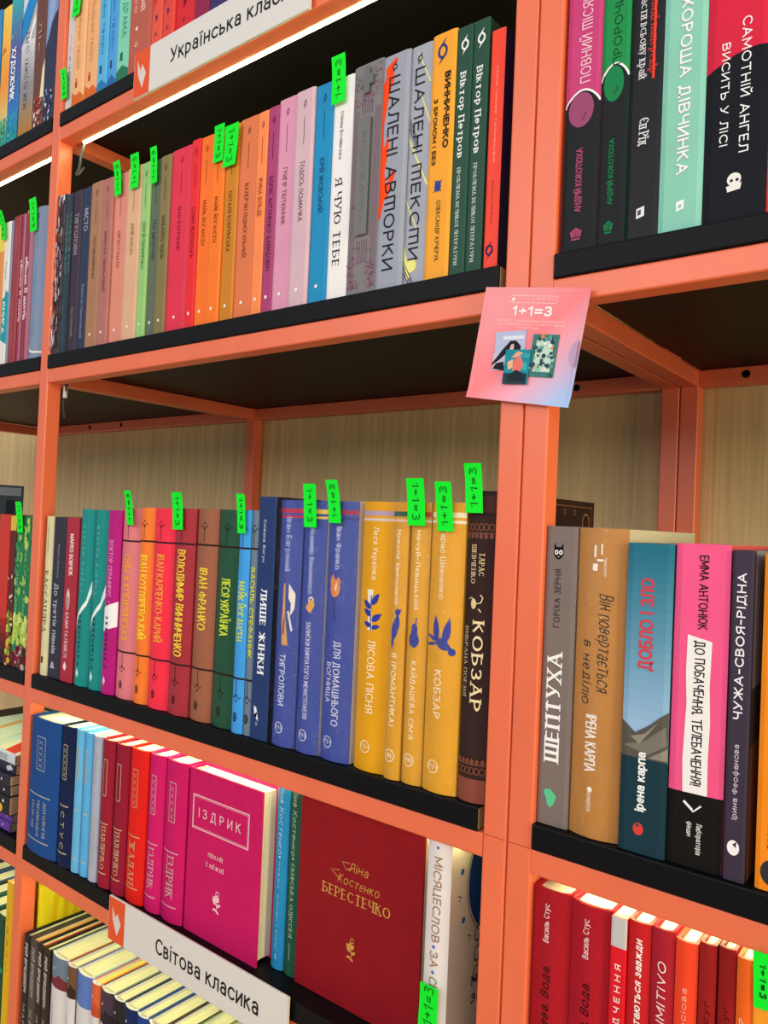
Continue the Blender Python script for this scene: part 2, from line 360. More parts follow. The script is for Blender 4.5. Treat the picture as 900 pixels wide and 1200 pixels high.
# ------------------------------------------------------------------ books
GEO = {
 'B1': (-0.6829, -0.6649, 0.2045, 0.0024, 0.4134),
 'B2': (-0.6643, -0.6542, 0.2020, 0.0031, 0.4134),
 'B3': (-0.6539, -0.6475, 0.2019, 0.0027, 0.4134),
 'B4': (-0.6472, -0.6266, 0.2017, 0.0032, 0.4134),
 'B5': (-0.6262, -0.6049, 0.2007, 0.0033, 0.4134),
 'B6': (-0.6046, -0.5795, 0.2011, 0.0020, 0.4134),
 'B7': (-0.5792, -0.5567, 0.1997, 0.0018, 0.4134),
 'B8': (-0.5564, -0.5291, 0.1999, 0.0038, 0.4134),
 'B9': (-0.5286, -0.4999, 0.2002, 0.0024, 0.4134),
 'B10': (-0.4994, -0.4833, 0.1994, 0.0024, 0.4134),
 'B11': (-0.4830, -0.4657, 0.1984, 0.0042, 0.4134),
 'B12': (-0.4654, -0.4468, 0.1984, 0.0029, 0.4134),
 'B13': (-0.4465, -0.4112, 0.1996, 0.0038, 0.4134),
 'B14': (-0.4109, -0.3962, 0.2014, 0.0029, 0.4134),
 'B15': (-0.3957, -0.3759, 0.2002, 0.0033, 0.4134),
 'B16': (-0.3756, -0.3555, 0.1982, 0.0022, 0.4134),
 'B17': (-0.3552, -0.3346, 0.2004, 0.0033, 0.4134),
 'B18': (-0.3343, -0.3079, 0.2013, 0.0039, 0.4134),
 'B19': (-0.3073, -0.2930, 0.2007, 0.0031, 0.4134),
 'B20': (-0.2926, -0.2783, 0.2015, 0.0036, 0.4134),
 'B21': (-0.2780, -0.2549, 0.2039, 0.0034, 0.4134),
 'B22': (-0.2544, -0.2303, 0.2035, 0.0020, 0.4134),
 'B23': (-0.2300, -0.2071, 0.2022, 0.0036, 0.4134),
 'B24': (-0.2065, -0.1825, 0.2006, 0.0032, 0.4134),
 'B25': (-0.1822, -0.1492, 0.2031, 0.0025, 0.4134),
 'B26': (-0.1485, -0.1205, 0.2005, 0.0019, 0.4134),
 'B27': (-0.1202, -0.0985, 0.2002, 0.0039, 0.4134),
 'B28': (-0.0982, -0.0747, 0.2017, 0.0029, 0.4134),
 'B29': (-0.0744, -0.0598, 0.1999, 0.0035, 0.4134),
 'B30': (-0.0595, -0.0446, 0.2000, 0.0039, 0.4134),
 'B31': (-0.0421, -0.0299, 0.1862, 0.0035, 0.4134),
 'F1': (0.0225, 0.0489, 0.2046, 0.0030, 0.4134),
 'F2': (0.0492, 0.0691, 0.2046, 0.0030, 0.4134),
 'F3': (0.0697, 0.0921, 0.2046, 0.0030, 0.4134),
 'F4': (0.0924, 0.1204, 0.2046, 0.0030, 0.4134),
 'F5': (0.1207, 0.1586, 0.2046, 0.0030, 0.4134),
 'A1': (-0.6829, -0.6659, 0.1996, 0.0040, 0.7266),
 'A2': (-0.6654, -0.6369, 0.1996, 0.0027, 0.7266),
 'A3': (-0.6366, -0.6088, 0.1996, 0.0037, 0.7266),
 'A4': (-0.6078, -0.5858, 0.1996, 0.0029, 0.7266),
 'A5': (-0.5855, -0.5678, 0.1996, 0.0040, 0.7266),
 'A6': (-0.5675, -0.5402, 0.1996, 0.0039, 0.7266),
 'A7': (-0.5399, -0.4961, 0.1996, 0.0020, 0.7266),
 'A8': (-0.4958, -0.4753, 0.1996, 0.0021, 0.7266),
 'A9': (-0.4748, -0.4540, 0.1996, 0.0023, 0.7266),
 'A10': (-0.4536, -0.4192, 0.1996, 0.0041, 0.7266),
 'A11': (-0.4189, -0.3940, 0.1996, 0.0028, 0.7266),
 'A12': (-0.3937, -0.3628, 0.1996, 0.0033, 0.7266),
 'Z1': (-0.8924, -0.8672, 0.2076, 0.0025, 0.7266),
 'Z2': (-0.8637, -0.8382, 0.2036, 0.0030, 0.7266),
 'Z3': (-0.8379, -0.8060, 0.2096, 0.0027, 0.7266),
 'Z4': (-0.8043, -0.7671, 0.2096, 0.0026, 0.7266),
 'Z5': (-0.7663, -0.7393, 0.2016, 0.0032, 0.7266),
 'Z6': (-0.7386, -0.7110, 0.2056, 0.0032, 0.7266),
 'Y1': (-0.8494, -0.8268, 0.2018, 0.0040, 0.4134),
 'Y2': (-0.8260, -0.8086, 0.2002, 0.0034, 0.4134),
 'Y3': (-0.8083, -0.8023, 0.2000, 0.0040, 0.4134),
 'Y4': (-0.8019, -0.7820, 0.2032, 0.0039, 0.4134),
 'Y5': (-0.7817, -0.7708, 0.2028, 0.0042, 0.4134),
 'Y6': (-0.7704, -0.7492, 0.2047, 0.0034, 0.4134),
 'Y7': (-0.7484, -0.7110, 0.2015, 0.0022, 0.4134),
 'C1': (-0.6768, -0.6553, 0.2005, 0.0029, 0.0057),
 'C2': (-0.6548, -0.6257, 0.2002, 0.0031, 0.0057),
 'C3': (-0.6250, -0.5970, 0.2001, 0.0030, 0.0057),
 'C4': (-0.5967, -0.5672, 0.2111, 0.0022, 0.0057),
 'C5': (-0.5666, -0.5379, 0.2110, 0.0025, 0.0057),
 'C6': (-0.5373, -0.5102, 0.2111, 0.0013, 0.0057),
 'C7': (-0.5096, -0.4748, 0.2137, 0.0028, 0.0057),
 'C8': (-0.4744, -0.4486, 0.2153, 0.0022, 0.0057),
 'C9': (-0.4481, -0.4117, 0.2151, 0.0015, 0.0057),
 'C10': (-0.4111, -0.3766, 0.2156, 0.0010, 0.0057),
 'C11': (-0.3758, -0.3427, 0.2161, 0.0028, 0.0057),
 'C12': (-0.3421, -0.3072, 0.2157, 0.0032, 0.0057),
 'C13': (-0.3068, -0.2908, 0.2158, 0.0010, 0.0057),
 'C14': (-0.2904, -0.2797, 0.2160, 0.0027, 0.0057),
 'C15': (-0.2794, -0.2557, 0.2292, 0.0018, 0.0057),
 'C16': (-0.2522, -0.2232, 0.2264, 0.0012, 0.0057),
 'C17': (-0.2215, -0.1935, 0.2263, 0.0015, 0.0057),
 'C18': (-0.1922, -0.1582, 0.2263, 0.0026, 0.0057),
 'C19': (-0.1530, -0.1183, 0.2265, 0.0029, 0.0057),
 'C20': (-0.1176, -0.1019, 0.2264, 0.0009, 0.0057),
 'C21': (-0.1007, -0.0812, 0.2265, 0.0023, 0.0057),
 'C22': (-0.0800, -0.0482, 0.2268, 0.0009, 0.0057),
 'C23': (-0.0469, -0.0233, 0.2362, 0.0025, 0.0057),
 'W1': (-0.7948, -0.7656, 0.2001, 0.0016, 0.0057),
 'W2': (-0.7649, -0.7496, 0.1988, 0.0029, 0.0057),
 'W3': (-0.7488, -0.7256, 0.1984, 0.0032, 0.0057),
 'W4': (-0.7250, -0.7043, 0.1995, 0.0020, 0.0057),
 'G1': (0.0206, 0.0440, 0.2114, 0.0042, 0.0057),
 'G2': (0.0446, 0.0801, 0.2109, 0.0025, 0.0057),
 'G3': (0.0814, 0.1117, 0.2022, 0.0020, 0.0057),
 'G4': (0.1124, 0.1457, 0.2034, 0.0032, 0.0057),
 'G5': (0.1471, 0.1594, 0.2007, 0.0019, 0.0057),
 'G6': (0.1651, 0.1870, 0.1996, 0.0023, 0.0057),
 'D1': (-0.6769, -0.6075, 0.1651, -0.0040, -0.2103),
 'D2': (-0.6072, -0.5775, 0.1661, -0.0020, -0.2103),
 'D3': (-0.5772, -0.5606, 0.1667, 0.0000, -0.2103),
 'D4': (-0.5603, -0.5435, 0.1657, 0.0010, -0.2103),
 'D5': (-0.5423, -0.5249, 0.1657, 0.0010, -0.2103),
 'D6': (-0.5239, -0.5002, 0.1657, 0.0010, -0.2103),
 'D7': (-0.4999, -0.4737, 0.1657, 0.0020, -0.2103),
 'D8': (-0.4734, -0.4406, 0.1664, 0.0030, -0.2103),
 'D9': (-0.4403, -0.4128, 0.1665, 0.0050, -0.2103),
 'D10': (-0.4125, -0.3770, 0.1662, 0.0060, -0.2103),
 'D12': (-0.2593, -0.2427, 0.1791, 0.0220, -0.2103),
 'D13': (-0.2414, -0.2256, 0.1791, 0.0220, -0.2103),
 'D15': (-0.0738, -0.0517, 0.1788, 0.0060, -0.2103),
 'H1': (0.0206, 0.0492, 0.1718, 0.0020, -0.2103),
 'H2': (0.0495, 0.0788, 0.1711, 0.0020, -0.2103),
 'H3': (0.0792, 0.0898, 0.1704, 0.0020, -0.2103),
 'H4': (0.0901, 0.1051, 0.1718, 0.0020, -0.2103),
 'H5': (0.1056, 0.1202, 0.1723, 0.0020, -0.2103),
 'H6': (0.1207, 0.1343, 0.1700, 0.0020, -0.2103),
 'H7': (0.1352, 0.1454, 0.1734, 0.0020, -0.2103),
 'H8': (0.1466, 0.1565, 0.1748, 0.0020, -0.2103),
 'H9': (0.1571, 0.1664, 0.1723, 0.0020, -0.2103),
 'H10': (0.1667, 0.1793, 0.1742, 0.0020, -0.2103),
}
INK = lambda h: mat(h, 'ink')
def gold(h='#d8b878'): return mat(h, 'gold')
def book(key, style, cover, label, group, deco=None, rdeco=None, ldeco=None, lc=None, depth=.135, pages='#e8dcc0', rc=None, kind=None, wrap=False,
         base=None, th=None, geo=None, rz=0, name='book', loc=None, tilt=None, cat='book'):
    """style: soft (square paperback), round (hardcover with a rounded spine), hard (hardcover with a flat spine)"""
    x0, x1, h, y, z = geo or GEO[key]
    w = x1-x0
    root = thing(name, loc or ((x0+x1)/2, y, z+ZO), rz, label, cat, group)
    if tilt: root.rotation_euler = tilt
    kind = kind or ('soft' if style == 'soft' else 'cloth')
    m = mat(cover, kind); th = th or (.0005 if style == 'soft' else .0022)
    th = min(th, w*.2)
    ov = .0004 if style == 'soft' else .003
    bulge = min(.0045, .16*w) if style == 'round' else (min(.0010, w*.05) if style == 'soft' else .0014)
    n = 14 if style == 'round' else 8
    def surf(a): 
        q = abs(2*a-1)
        return bulge*q**2 if style == 'round' else bulge*max(0, (q-.80)/.20)**2
    mb = MB()
    out = [(-w/2, depth)] + [((i/n-.5)*w, surf(i/n)) for i in range(n+1)] + [(w/2, depth)]
    wi = w-2*th; yi = .0
    inn = [(-wi/2, depth)] + [((i/n-.5)*wi, surf(i/n)+th) for i in range(n+1)] + [(wi/2, depth)]
    K = len(out); V = []
    for z_ in (0, h):
        V += [(a, b, z_) for a, b in out]
    for z_ in (0, h):
        V += [(a, b, z_) for a, b in inn]
    mr = mat(rc, kind) if rc else m; ml = mat(lc, kind) if lc else m
    for i in range(K-1):
        f = (i, i+1, K+i+1, K+i)
        sm = style == 'round' and 0 < i < K-2
        mb.add([V[k] for k in f], [(0, 1, 2, 3)], mr if i == K-2 else (ml if i == 0 else m), False) if not sm else None
    if style == 'round':
        sp = [V[i] for i in range(1, K-1)] + [V[K+i] for i in range(1, K-1)]; q = K-2
        mb.add(sp, [(i, i+1, q+i+1, q+i) for i in range(q-1)], m, True)
    for i in range(K-1):
        a, b = 2*K+i, 2*K+i+1; mq = mr if i == K-2 else (ml if i == 0 else m)
        mb.add([V[a], V[b], V[K+b], V[K+a]], [(3, 2, 1, 0)], m)
        mb.add([V[i], V[i+1], V[b], V[a]], [(3, 2, 1, 0)], mq)
        mb.add([V[K+i], V[K+i+1], V[K+b], V[K+a]], [(0, 1, 2, 3)], mq)
    for j in (0, K-1):
        p = [V[j], V[K+j], V[3*K+j], V[2*K+j]]
        mb.add(p, [(0, 1, 2, 3) if j else (3, 2, 1, 0)], m)
    if deco:
        fc = Face(mb, lambda a, b, e: ((a-.5)*w, surf(min(1, max(0, a)))-e, b*h), w, h, [i/n for i in range(1, n)] if style != 'hard' else [.1, .9]); deco(fc)
    if rdeco:
        fc = Face(mb, lambda a, b, e: (w/2+e, .004+a*(depth-.004), b*h), depth-.004, h); rdeco(fc)
    if ldeco:
        fc = Face(mb, lambda a, b, e: (-w/2-e, .004+(1-a)*(depth-.004), b*h), depth-.004, h); ldeco(fc)
    mb.build('cover', root)
    pb = MB(); g = .0002; yy = bulge+th+.0008
    # page block: slightly hollow fore-edge, rounded towards the spine
    px = wi/2-g; ring = [(-px, yy), (px, yy), (px, depth-ov), (px*.5, depth-ov-.0012), (0, depth-ov-.0017), (-px*.5, depth-ov-.0012), (-px, depth-ov)]
    if style == 'round':
        ring = [((i/8-.5)*2*px, surf(i/8)+th+.0008) for i in range(9)] + ring[2:]
    R = len(ring); pv = [(a, b, ov) for a, b in ring] + [(a, b, h-ov) for a, b in ring]
    pb.add(pv, [tuple(range(R))[::-1], tuple(range(R, 2*R))] + [(i, (i+1) % R, R+(i+1) % R, R+i) for i in range(R)], mat(pages, 'pages'))
    pb.build('page_block', root)
    if style == 'round' and w > .015:
        hb = MB(); hy = bulge+th+.0012
        hb.box(-px*.86, px*.86, hy-.0006, hy+.0012, h-ov, h-ov+.0012, mat('#d9cfae', 'cloth')); hb.build('headband', root)
    if wrap:
        fb = MB(); e = .0006; nn = 10; kx = 18
        rnd = random.Random(key); A = w/2+.0001
        pts = []
        for iz in range(nn+1):
            for ix in range(kx+1):
                a = ix/kx
                pts.append(((a-.5)*(w+.0002), surf(a)-e-.0004+rnd.uniform(-.0003, .0002), iz/nn*(h+e)+.0001))
        fb.add(pts, [(iz*(kx+1)+ix, iz*(kx+1)+ix+1, (iz+1)*(kx+1)+ix+1, (iz+1)*(kx+1)+ix) for iz in range(nn) for ix in range(kx)], mat('#ffffff', 'film'), True)
        fb.add([(A, -.0004, .0001), (A, depth+e, .0001), (A, depth+e, h+e), (A, 0, h+e)], [(0, 1, 2, 3)], mat('#ffffff', 'film'))
        fb.add([(-A, 0, .0001), (-A, depth+e, .0001), (-A, depth+e, h+e), (-A, 0, h+e)], [(3, 2, 1, 0)], mat('#ffffff', 'film'))
        fb.add([(-A, 0, h+e), (A, 0, h+e), (A, depth+e, h+e), (-A, depth+e, h+e)], [(0, 1, 2, 3)], mat('#ffffff', 'film'))
        # the tucked, welded tail of the film above the pages
        o = fb.build('shrink_wrap', root); o['label'] = 'clear wrinkled shrink film'
    return root

# ------------------------------------------------------------------ drawing shorthands for spines and covers
def D(*ops):
    def run(f):
        for o in ops: o(f)
    return run
def ik(c): return c if not isinstance(c, str) else (gold(c[1:]) if c[0] == '$' else INK(c))
def TX(s, c, b0, b1, a=.5, cap=.45, d='d', kind='sans', w=0.0): return lambda f: f.text(s, ik(c), b0, b1, a, cap, d, kind, w)
def HT(s, c, a0, a1, b, cap, kind='sans', w=0.0): return lambda f: f.htext(s, ik(c), a0, a1, b, cap, kind, w)
def RC(a0, a1, b0, b1, c): return lambda f: f.rect(a0, a1, b0, b1, ik(c))
def PL(p, c): return lambda f: f.poly(p, ik(c))
def DS(a, b, r, c, ry=None): return lambda f: f.disc(a, b, r, ik(c), ry)
def RG(a, b, r, w, c, ry=None): return lambda f: f.ring(a, b, r, w, ik(c), ry)
def LN(p, w, c): return lambda f: f.line(p, w, ik(c))
def LF(a, b, L, wd, ang, c):
    """pointed leaf of length L and half-width wd (metres), growing from (a, b) at an angle"""
    def g(f):
        t = math.radians(ang); P = []
        for i in range(17):
            k = i/8 if i <= 8 else 2-i/8; sd = 1 if i <= 8 else -1
            u = L*k; v = sd*wd*math.sin(math.pi*k**.8)
            P.append((a+(u*math.cos(t)-v*math.sin(t))/f.W, b+(u*math.sin(t)+v*math.cos(t))/f.H))
        f.poly(P, ik(c))
    return g
def FR(a0, a1, b0, b1, w, c): return lambda f: f.frame(a0, a1, b0, b1, w, ik(c))
def BANDS(b0, b1, c0, c1, n=14):
    """printed blend between two colours"""
    def g(f):
        A = [int(c0[i:i+2], 16) for i in (1, 3, 5)]; B = [int(c1[i:i+2], 16) for i in (1, 3, 5)]
        for k in range(n):
            q = k/(n-1); c = '#%02x%02x%02x' % tuple(round(A[i]+(B[i]-A[i])*q) for i in range(3))
            f.rect(0, 1, b0+(b1-b0)*k/n, b0+(b1-b0)*(k+1)/n, INK(c), 6)
    return g
def SPECK(b0, b1, cols, n, r, seed=1, a0=.03, a1=.97):
    def g(f):
        q = random.Random(seed)
        for _ in range(n): f.disc(q.uniform(a0+.1, a1-.1), q.uniform(b0, b1), r*q.uniform(.5, 1.2), INK(q.choice(cols)), r*q.uniform(.5, 1.6), 8)
    return g

# ------------------------------------------------------------------ the setting
def struct(mb, name): o = mb.build(name); o['kind'] = 'structure'; return o
b = MB(); b.box(-3.2, 2.2, .3765, .3965, 0, 3.2, mat('#dcbf88', 'wood')); struct(b, 'wall_back')
b = MB(); b.box(-3.2, 2.2, -3.4, .3965, -.03, 0, mat('#d8b684', 'floor')); struct(b, 'floor')

# ------------------------------------------------------------------ the two coral steel bookcases
PAINT = mat('#ea7049', 'paint'); BLACK = mat('#0b0c10', 'laminate'); CHIP = mat('#9a8058', 'wood'); HOLE = INK('#050505')
YB = .355; TW = .0195
LEV = [(1.030, 1), (.690, 1), (.3768, 0), (-.0309, 1), (-.247, 1), (-.561, 0)]      # bottom of each beam, with a light strip or not
BH = .018; PT = .018
def bookcase(posts, bays, label, holes, strips, gaps):
    t = thing('bookcase', (posts[-1][0], 0, 0), 0, label, 'bookcase'); ox = posts[-1][0]
    def bd(mb, n, p=t): 
        mb.v = [(x-(ox if p is t else 0), y, z) for x, y, z in mb.v]; return mb.build(n, p)
    for x0, x1 in posts:
        for y0, nm in ((0, 'front_post'), (YB, 'rear_post')):
            m = MB(); m.bar('z', 0, 2.42, x0, x1, y0, y0+TW, .0016, PAINT)
            if y0 == 0 and abs(x0) < .1:                     # weld seam across the front of the two joined posts
                m.box(x0+.0012, x1-.0012, -.00008, .0004, ZO-.0131, ZO-.0127, mat('#7c3220', 'ink'))
            bd(m, nm)
    for zb, led in LEV:
        zb += ZO
        for x0, x1 in posts:
            m = MB(); m.bar('y', TW, YB, x0+.0003, x1-.0003, zb, zb+BH, .0016, PAINT); bd(m, 'side_beam')
        for k, (x0, x1) in enumerate(bays):
            m = MB(); m.bar('x', x0, x1, .0003, TW-.0003, zb, zb+BH, .0016, PAINT); bd(m, 'front_beam')
            m = MB(); m.bar('x', x0, x1, YB+.0003, YB+TW-.0003, zb, zb+BH, .0016, PAINT)
            for hx, hz in holes:
                if x0 < hx < x1 and abs(hz+ZO-zb-BH/2) < .02:
                    m.add([(hx+.0042*math.cos(a*.3927), YB-.0001, hz+ZO+.0042*math.sin(a*.3927)) for a in range(16)], [tuple(range(16))], HOLE)
            bd(m, 'rear_beam')
            g0, g1 = gaps[k]
            m = MB(); m.bar('x', x0+g0, x1-g1, -.0012, YB+TW-.001, zb+BH, zb+BH+PT, .0012, BLACK, 2)
            if g1 > .003: m.box(x1-g1, x1-g1+.0004, .0005, YB, zb+BH+.0012, zb+BH+PT-.0012, CHIP)
            bd(m, 'shelf')
            if led and (k, round(zb-ZO, 3)) not in strips:
                m = MB(); m.box(x0+.02, x1-.012, TW+.0003, TW+.0048, zb+.001, zb+BH-.0003, mat('#e8e8e4', 'plastic')); ls = bd(m, 'light_strip')
                m = MB(); m.box(x0+.022-ox, x1-.014-ox, TW+.0006, TW+.0040, zb-.0006, zb+.001, emit('strip_light', (.92, 1.0, .52, 1), LEDS)); o = m.build('diffuser', ls)
    return t
LEDS = 34.0
L0, L1 = -.7030, -.6835
caseA = bookcase([(-1.3865, -1.367), (L0, L1), (-.0200, -.0004)], [(-1.367, L0), (L1, -.0200)], 'coral steel bookcase with black shelves filling the left and middle, left of the double post',
    [(-1.1749, .3865), (-1.0644, .3865), (-.1207, .3865)], [], [(.0004, .0004), (.0006, .0048)])
caseB = bookcase([(.0004, .0199), (.684, .7035)], [(.0199, .684)], 'coral steel bookcase with black shelves on the right, right of the double post',
    [(.0671, .3865)], [], [(.0006, .0006)])
def cable(name, pts, r, m, parent):
    cu = bpy.data.curves.new(name, 'CURVE'); cu.dimensions = '3D'; cu.bevel_depth = r; cu.bevel_resolution = 3
    s = cu.splines.new('BEZIER'); s.bezier_points.add(len(pts)-1)
    for p, q in zip(s.bezier_points, pts): p.co = q; p.handle_left_type = p.handle_right_type = 'AUTO'
    o = bpy.data.objects.new(name, cu); COL.objects.link(o)
    dg = bpy.context.evaluated_depsgraph_get(); dg.update(); me = bpy.data.meshes.new_from_object(o.evaluated_get(dg))
    COL.objects.unlink(o); bpy.data.objects.remove(o); bpy.data.curves.remove(cu)
    me.materials.clear(); me.materials.append(m); o = bpy.data.objects.new(name, me); COL.objects.link(o); o.parent = parent; return o
A0 = Vector((-.0200, 0, 0))
cable('cable', [Vector(p)+Vector((0, 0, ZO))-A0 for p in ((-.664, .024, .690), (-.6640, .021, .680), (-.669, .021, .660), (-.6795, .024, .654), (-.682, .035, .668))], .0017, mat('#54585a', 'plastic'), caseA)
cable('cable', [Vector(p)+Vector((0, 0, ZO))-A0 for p in ((-.674, .022, .380), (-.676, .021, .368), (-.679, .021, .350), (-.6805, .024, .335))], .0017, mat('#2c2c2a', 'plastic'), caseA)
c = MB(); c.bar('z', ZO+.360, ZO+.375, -.6785-A0.x, -.6745-A0.x, .019, .0235, .001, mat('#d8dcd8', 'plastic')); c.build('cable_plug', caseA)

# ------------------------------------------------------------------ row of uniform classics with a loop mark, a thin rule, a name and a white dot
G1 = 'books on the middle bay shelf under the light strip'
def loop(a, b, r, c): return D(RG(a, b, r, r*.42, c, r*1.15), LN([(a+.05, b+r*1.9/.2), (a-.02, b+r*1.0/.2)], r*.4, c), LN([(a-.05, b-r*1.9/.2), (a+.02, b-r*1.0/.2)], r*.4, c))
def classic(key, cover, ink, name, b0, b1, label, cap=.30):
    w = GEO[key][1]-GEO[key][0]
    book(key, 'soft', cover, label, G1, D(loop(.52, .935, .0020, ink), LN([(.52, .745), (.52, .875)], .0006, ink),
        TX(name, ink, b0, b1, .5, min(.42, .0056/w), 'd'), DS(.46, .075, .0017, '#f6f2ea')), depth=.13)
classic('B6', '#a87858', '#5a3626', 'ГНАТ МИХАЙЛИЧЕНКО', .41, .67, 'tan brown paperback with a white dot, right of the navy one')
classic('B7', '#b07066', '#63312c', 'МИКОЛА ХВИЛЬОВИЙ', .32, .68, 'dusty rose brown paperback, between the tan one and the salmon one')
classic('B8', '#de8c78', '#84423a', 'ЄВГЕН ГУЦАЛО', .44, .66, 'salmon pink paperback with a green note at its top')
classic('B9', '#dcae8a', '#80583c', 'ЮРІЙ КОСАЧ', .49, .67, 'pale peach paperback with a green note on it, left of the light green one')
classic('B10', '#94c878', '#3d6238', 'СЕРГІЙ ПИЛИПЕНКО', .39, .66, 'light green paperback on the shelf under the light strip')
classic('B11', '#5e6c58', '#2e3a2c', 'ГЕО ШКУРУПІЙ', .43, .66, 'dark grey green paperback with a green note, right of the light green one')
classic('B12', '#847448', '#413618', 'МИХАЙЛО ЯЦКІВ', .42, .66, 'olive brown paperback left of the wide raspberry red one')
classic('B13', '#e0304c', '#84102a', 'ІВАН БАГРЯНИЙ', .44, .68, 'wide raspberry red paperback, right of the olive one')
classic('B14', '#e9262f', '#7c0c10', 'СОФІЯ ЯБЛОНСЬКА', .37, .64, 'narrow bright red paperback between raspberry and orange ones')
classic('B15', '#fb7420', '#7c2c04', 'МАЙК ЙОГАНСЕН', .42, .66, 'orange paperback directly right of the narrow bright red one')
classic('B16', '#fa7a1e', '#7c2c04', 'МАЙК ЙОГАНСЕН', .42, .66, 'orange paperback with a tilted green note, left of the ochre one')
classic('B17', '#cc801c', '#5c3606', 'НАТАЛЯ КОБРИНСЬКА', .35, .66, 'ochre paperback with a green note reading 1+1=3 near its top')
classic('B18', '#e07848', '#6a2c18', 'ВАЛЕР’ЯН ПІДМОГИЛЬНИЙ', .30, .67, 'terracotta orange paperback, right of the ochre one')
classic('B19', '#fb8b4e', '#7e3410', 'ІРИНА ВІЛЬДЕ', .48, .67, 'narrow light orange paperback between terracotta and plum ones')
classic('B20', '#a83e72', '#4c1030', 'БОРИС АНТОНЕНКО-ДАВИДОВИЧ', .20, .66, 'narrow plum purple paperback left of the pink one')
classic('B21', '#dc96b2', '#6c3850', 'ГРИГІР ТЮТЮННИК', .40, .67, 'rose pink paperback right of the plum one')
classic('B22', '#d4b2bc', '#4e3a44', 'ТОДОСЬ ОСЬМАЧКА', .39, .67, 'pale greyish pink paperback left of the bright blue one')
classic('B23', '#0f8cc0', '#063c60', 'ЮРІЙ ЯНОВСЬКИЙ', .41, .66, 'bright cyan blue paperback between pale pink and white ones')
def film_glare(f):  # glare of clear film, painted on the spine as random streaks
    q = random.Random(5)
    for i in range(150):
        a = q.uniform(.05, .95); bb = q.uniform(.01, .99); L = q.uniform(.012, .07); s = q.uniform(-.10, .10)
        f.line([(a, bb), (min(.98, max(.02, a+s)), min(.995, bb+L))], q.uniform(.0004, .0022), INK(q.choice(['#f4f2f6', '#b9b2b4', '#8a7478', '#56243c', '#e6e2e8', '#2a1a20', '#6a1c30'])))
book('B1', 'soft', '#43353c', 'dark book with film glare painted in streaks on its spine, against the left coral post', G1, film_glare, depth=.13)
book('B2', 'soft', '#24404a', 'dark teal paperback beside the film-wrapped one', G1, D(TX('КЛАВДІЇВ САМ', '#7e9c98', .50, .87, .5, .4, 'd'), TX('Степан Процюк', '#6f8a8a', .06, .34, .5, .26)), depth=.13)
book('B3', 'soft', '#1d333e', 'very thin dark teal paperback left of the dark purple one', G1, D(TX('КЛАВДІЇВ САМ', '#86a4a0', .50, .87, .5, .5, 'd')), depth=.13)
book('B4', 'soft', '#3a2c3c', 'dark purple paperback with grey lettering, left of the navy one', G1, D(TX('ТИГРОЛОВИ', '#a89aa4', .60, .86, .5, .42, 'd'), TX('Іван Багряний', '#8f8290', .09, .27, .5, .26)), depth=.13)
book('B5', 'soft', '#2a3450', 'navy paperback with a short light title near the top', G1, D(TX('МІСТО', '#aeb6c6', .73, .87, .5, .42, 'd'), TX('Валер’ян Підмогильний', '#8d98ac', .07, .40, .5, .24)), depth=.13)
book('B24', 'soft', '#f1efec', 'white paperback with black serif title and a green note on top', G1, D(TX('Олена Волинська', '#3c3c40', .63, .845, .46, .17, 'd', 'serif'), TX('Я ЧУЮ ТЕБЕ', '#26262c', .145, .545, .43, .36, 'd', 'serif')), depth=.14)
def stitch(f):
    q = random.Random(9); c = INK('#84506e'); c2 = INK('#9a5478')
    for a in (.10, .16, .22, .80, .86, .92): 
        f.rect(a, a+.018, .02, .80, c, 1)
    for a in (.34, .42, .50, .58, .66): f.rect(a, a+.02, .13, .23, c, 1); f.rect(a, a+.02, .78, .87, c, 1)
    for i in range(90):
        a = q.choice([.06, .12, .18, .24, .30, .36, .64, .70, .76, .82, .88]); bb = q.choice([q.uniform(.02, .13), q.uniform(.82, .985), q.uniform(.02, .4)])
        if .26 < a < .74 and .24 < bb < .76: continue
        f.rect(a, a+.055, bb, bb+.006, c if i % 2 else c2, 1)
    f.rect(.40, .60, .865, .98, INK('#6f7070'), 2); f.rect(.28, .72, .90, .945, INK('#6f7070'), 2)
    f.rect(.28, .70, .25, .76, INK('#747574'), 2); f.text('ВИШИВАНКА', INK('#626463'), .30, .70, .5, .16, 'd')
book('B25', 'soft', '#7d7a7a', 'thick grey book with a purple cross-stitch pattern', G1, stitch, depth=.14)
AX = '#1c1d26'
book('B26', 'soft', '#9aa0ae', 'grey book with bright orange splashes and large dark title', G1, D(PL([(0, .30), (.12, .31), (.30, .42), (.20, .50), (.34, .60), (.30, .66), (.12, .60), (.10, .70), (.28, .84), (.46, .90), (.36, .95), (0, .89)], '#ff4a12'),
    PL([(.3, .37), (.62, .48), (.5, .50), (.22, .42)], '#ff4a12'), PL([(.15, .90), (.55, .97), (.5, .985), (.1, .95)], '#ff4a12'),
    RG(.44, .945, .0026, .0010, AX), LN([(.52, .965), (.40, .955)], .0009, AX), LN([(.36, .925), (.46, .935)], .0009, AX), TX('ШАЛЕНІ АВmОРКИ', AX, .075, .905, .46, .42, 'd', 'sans')), depth=.14)
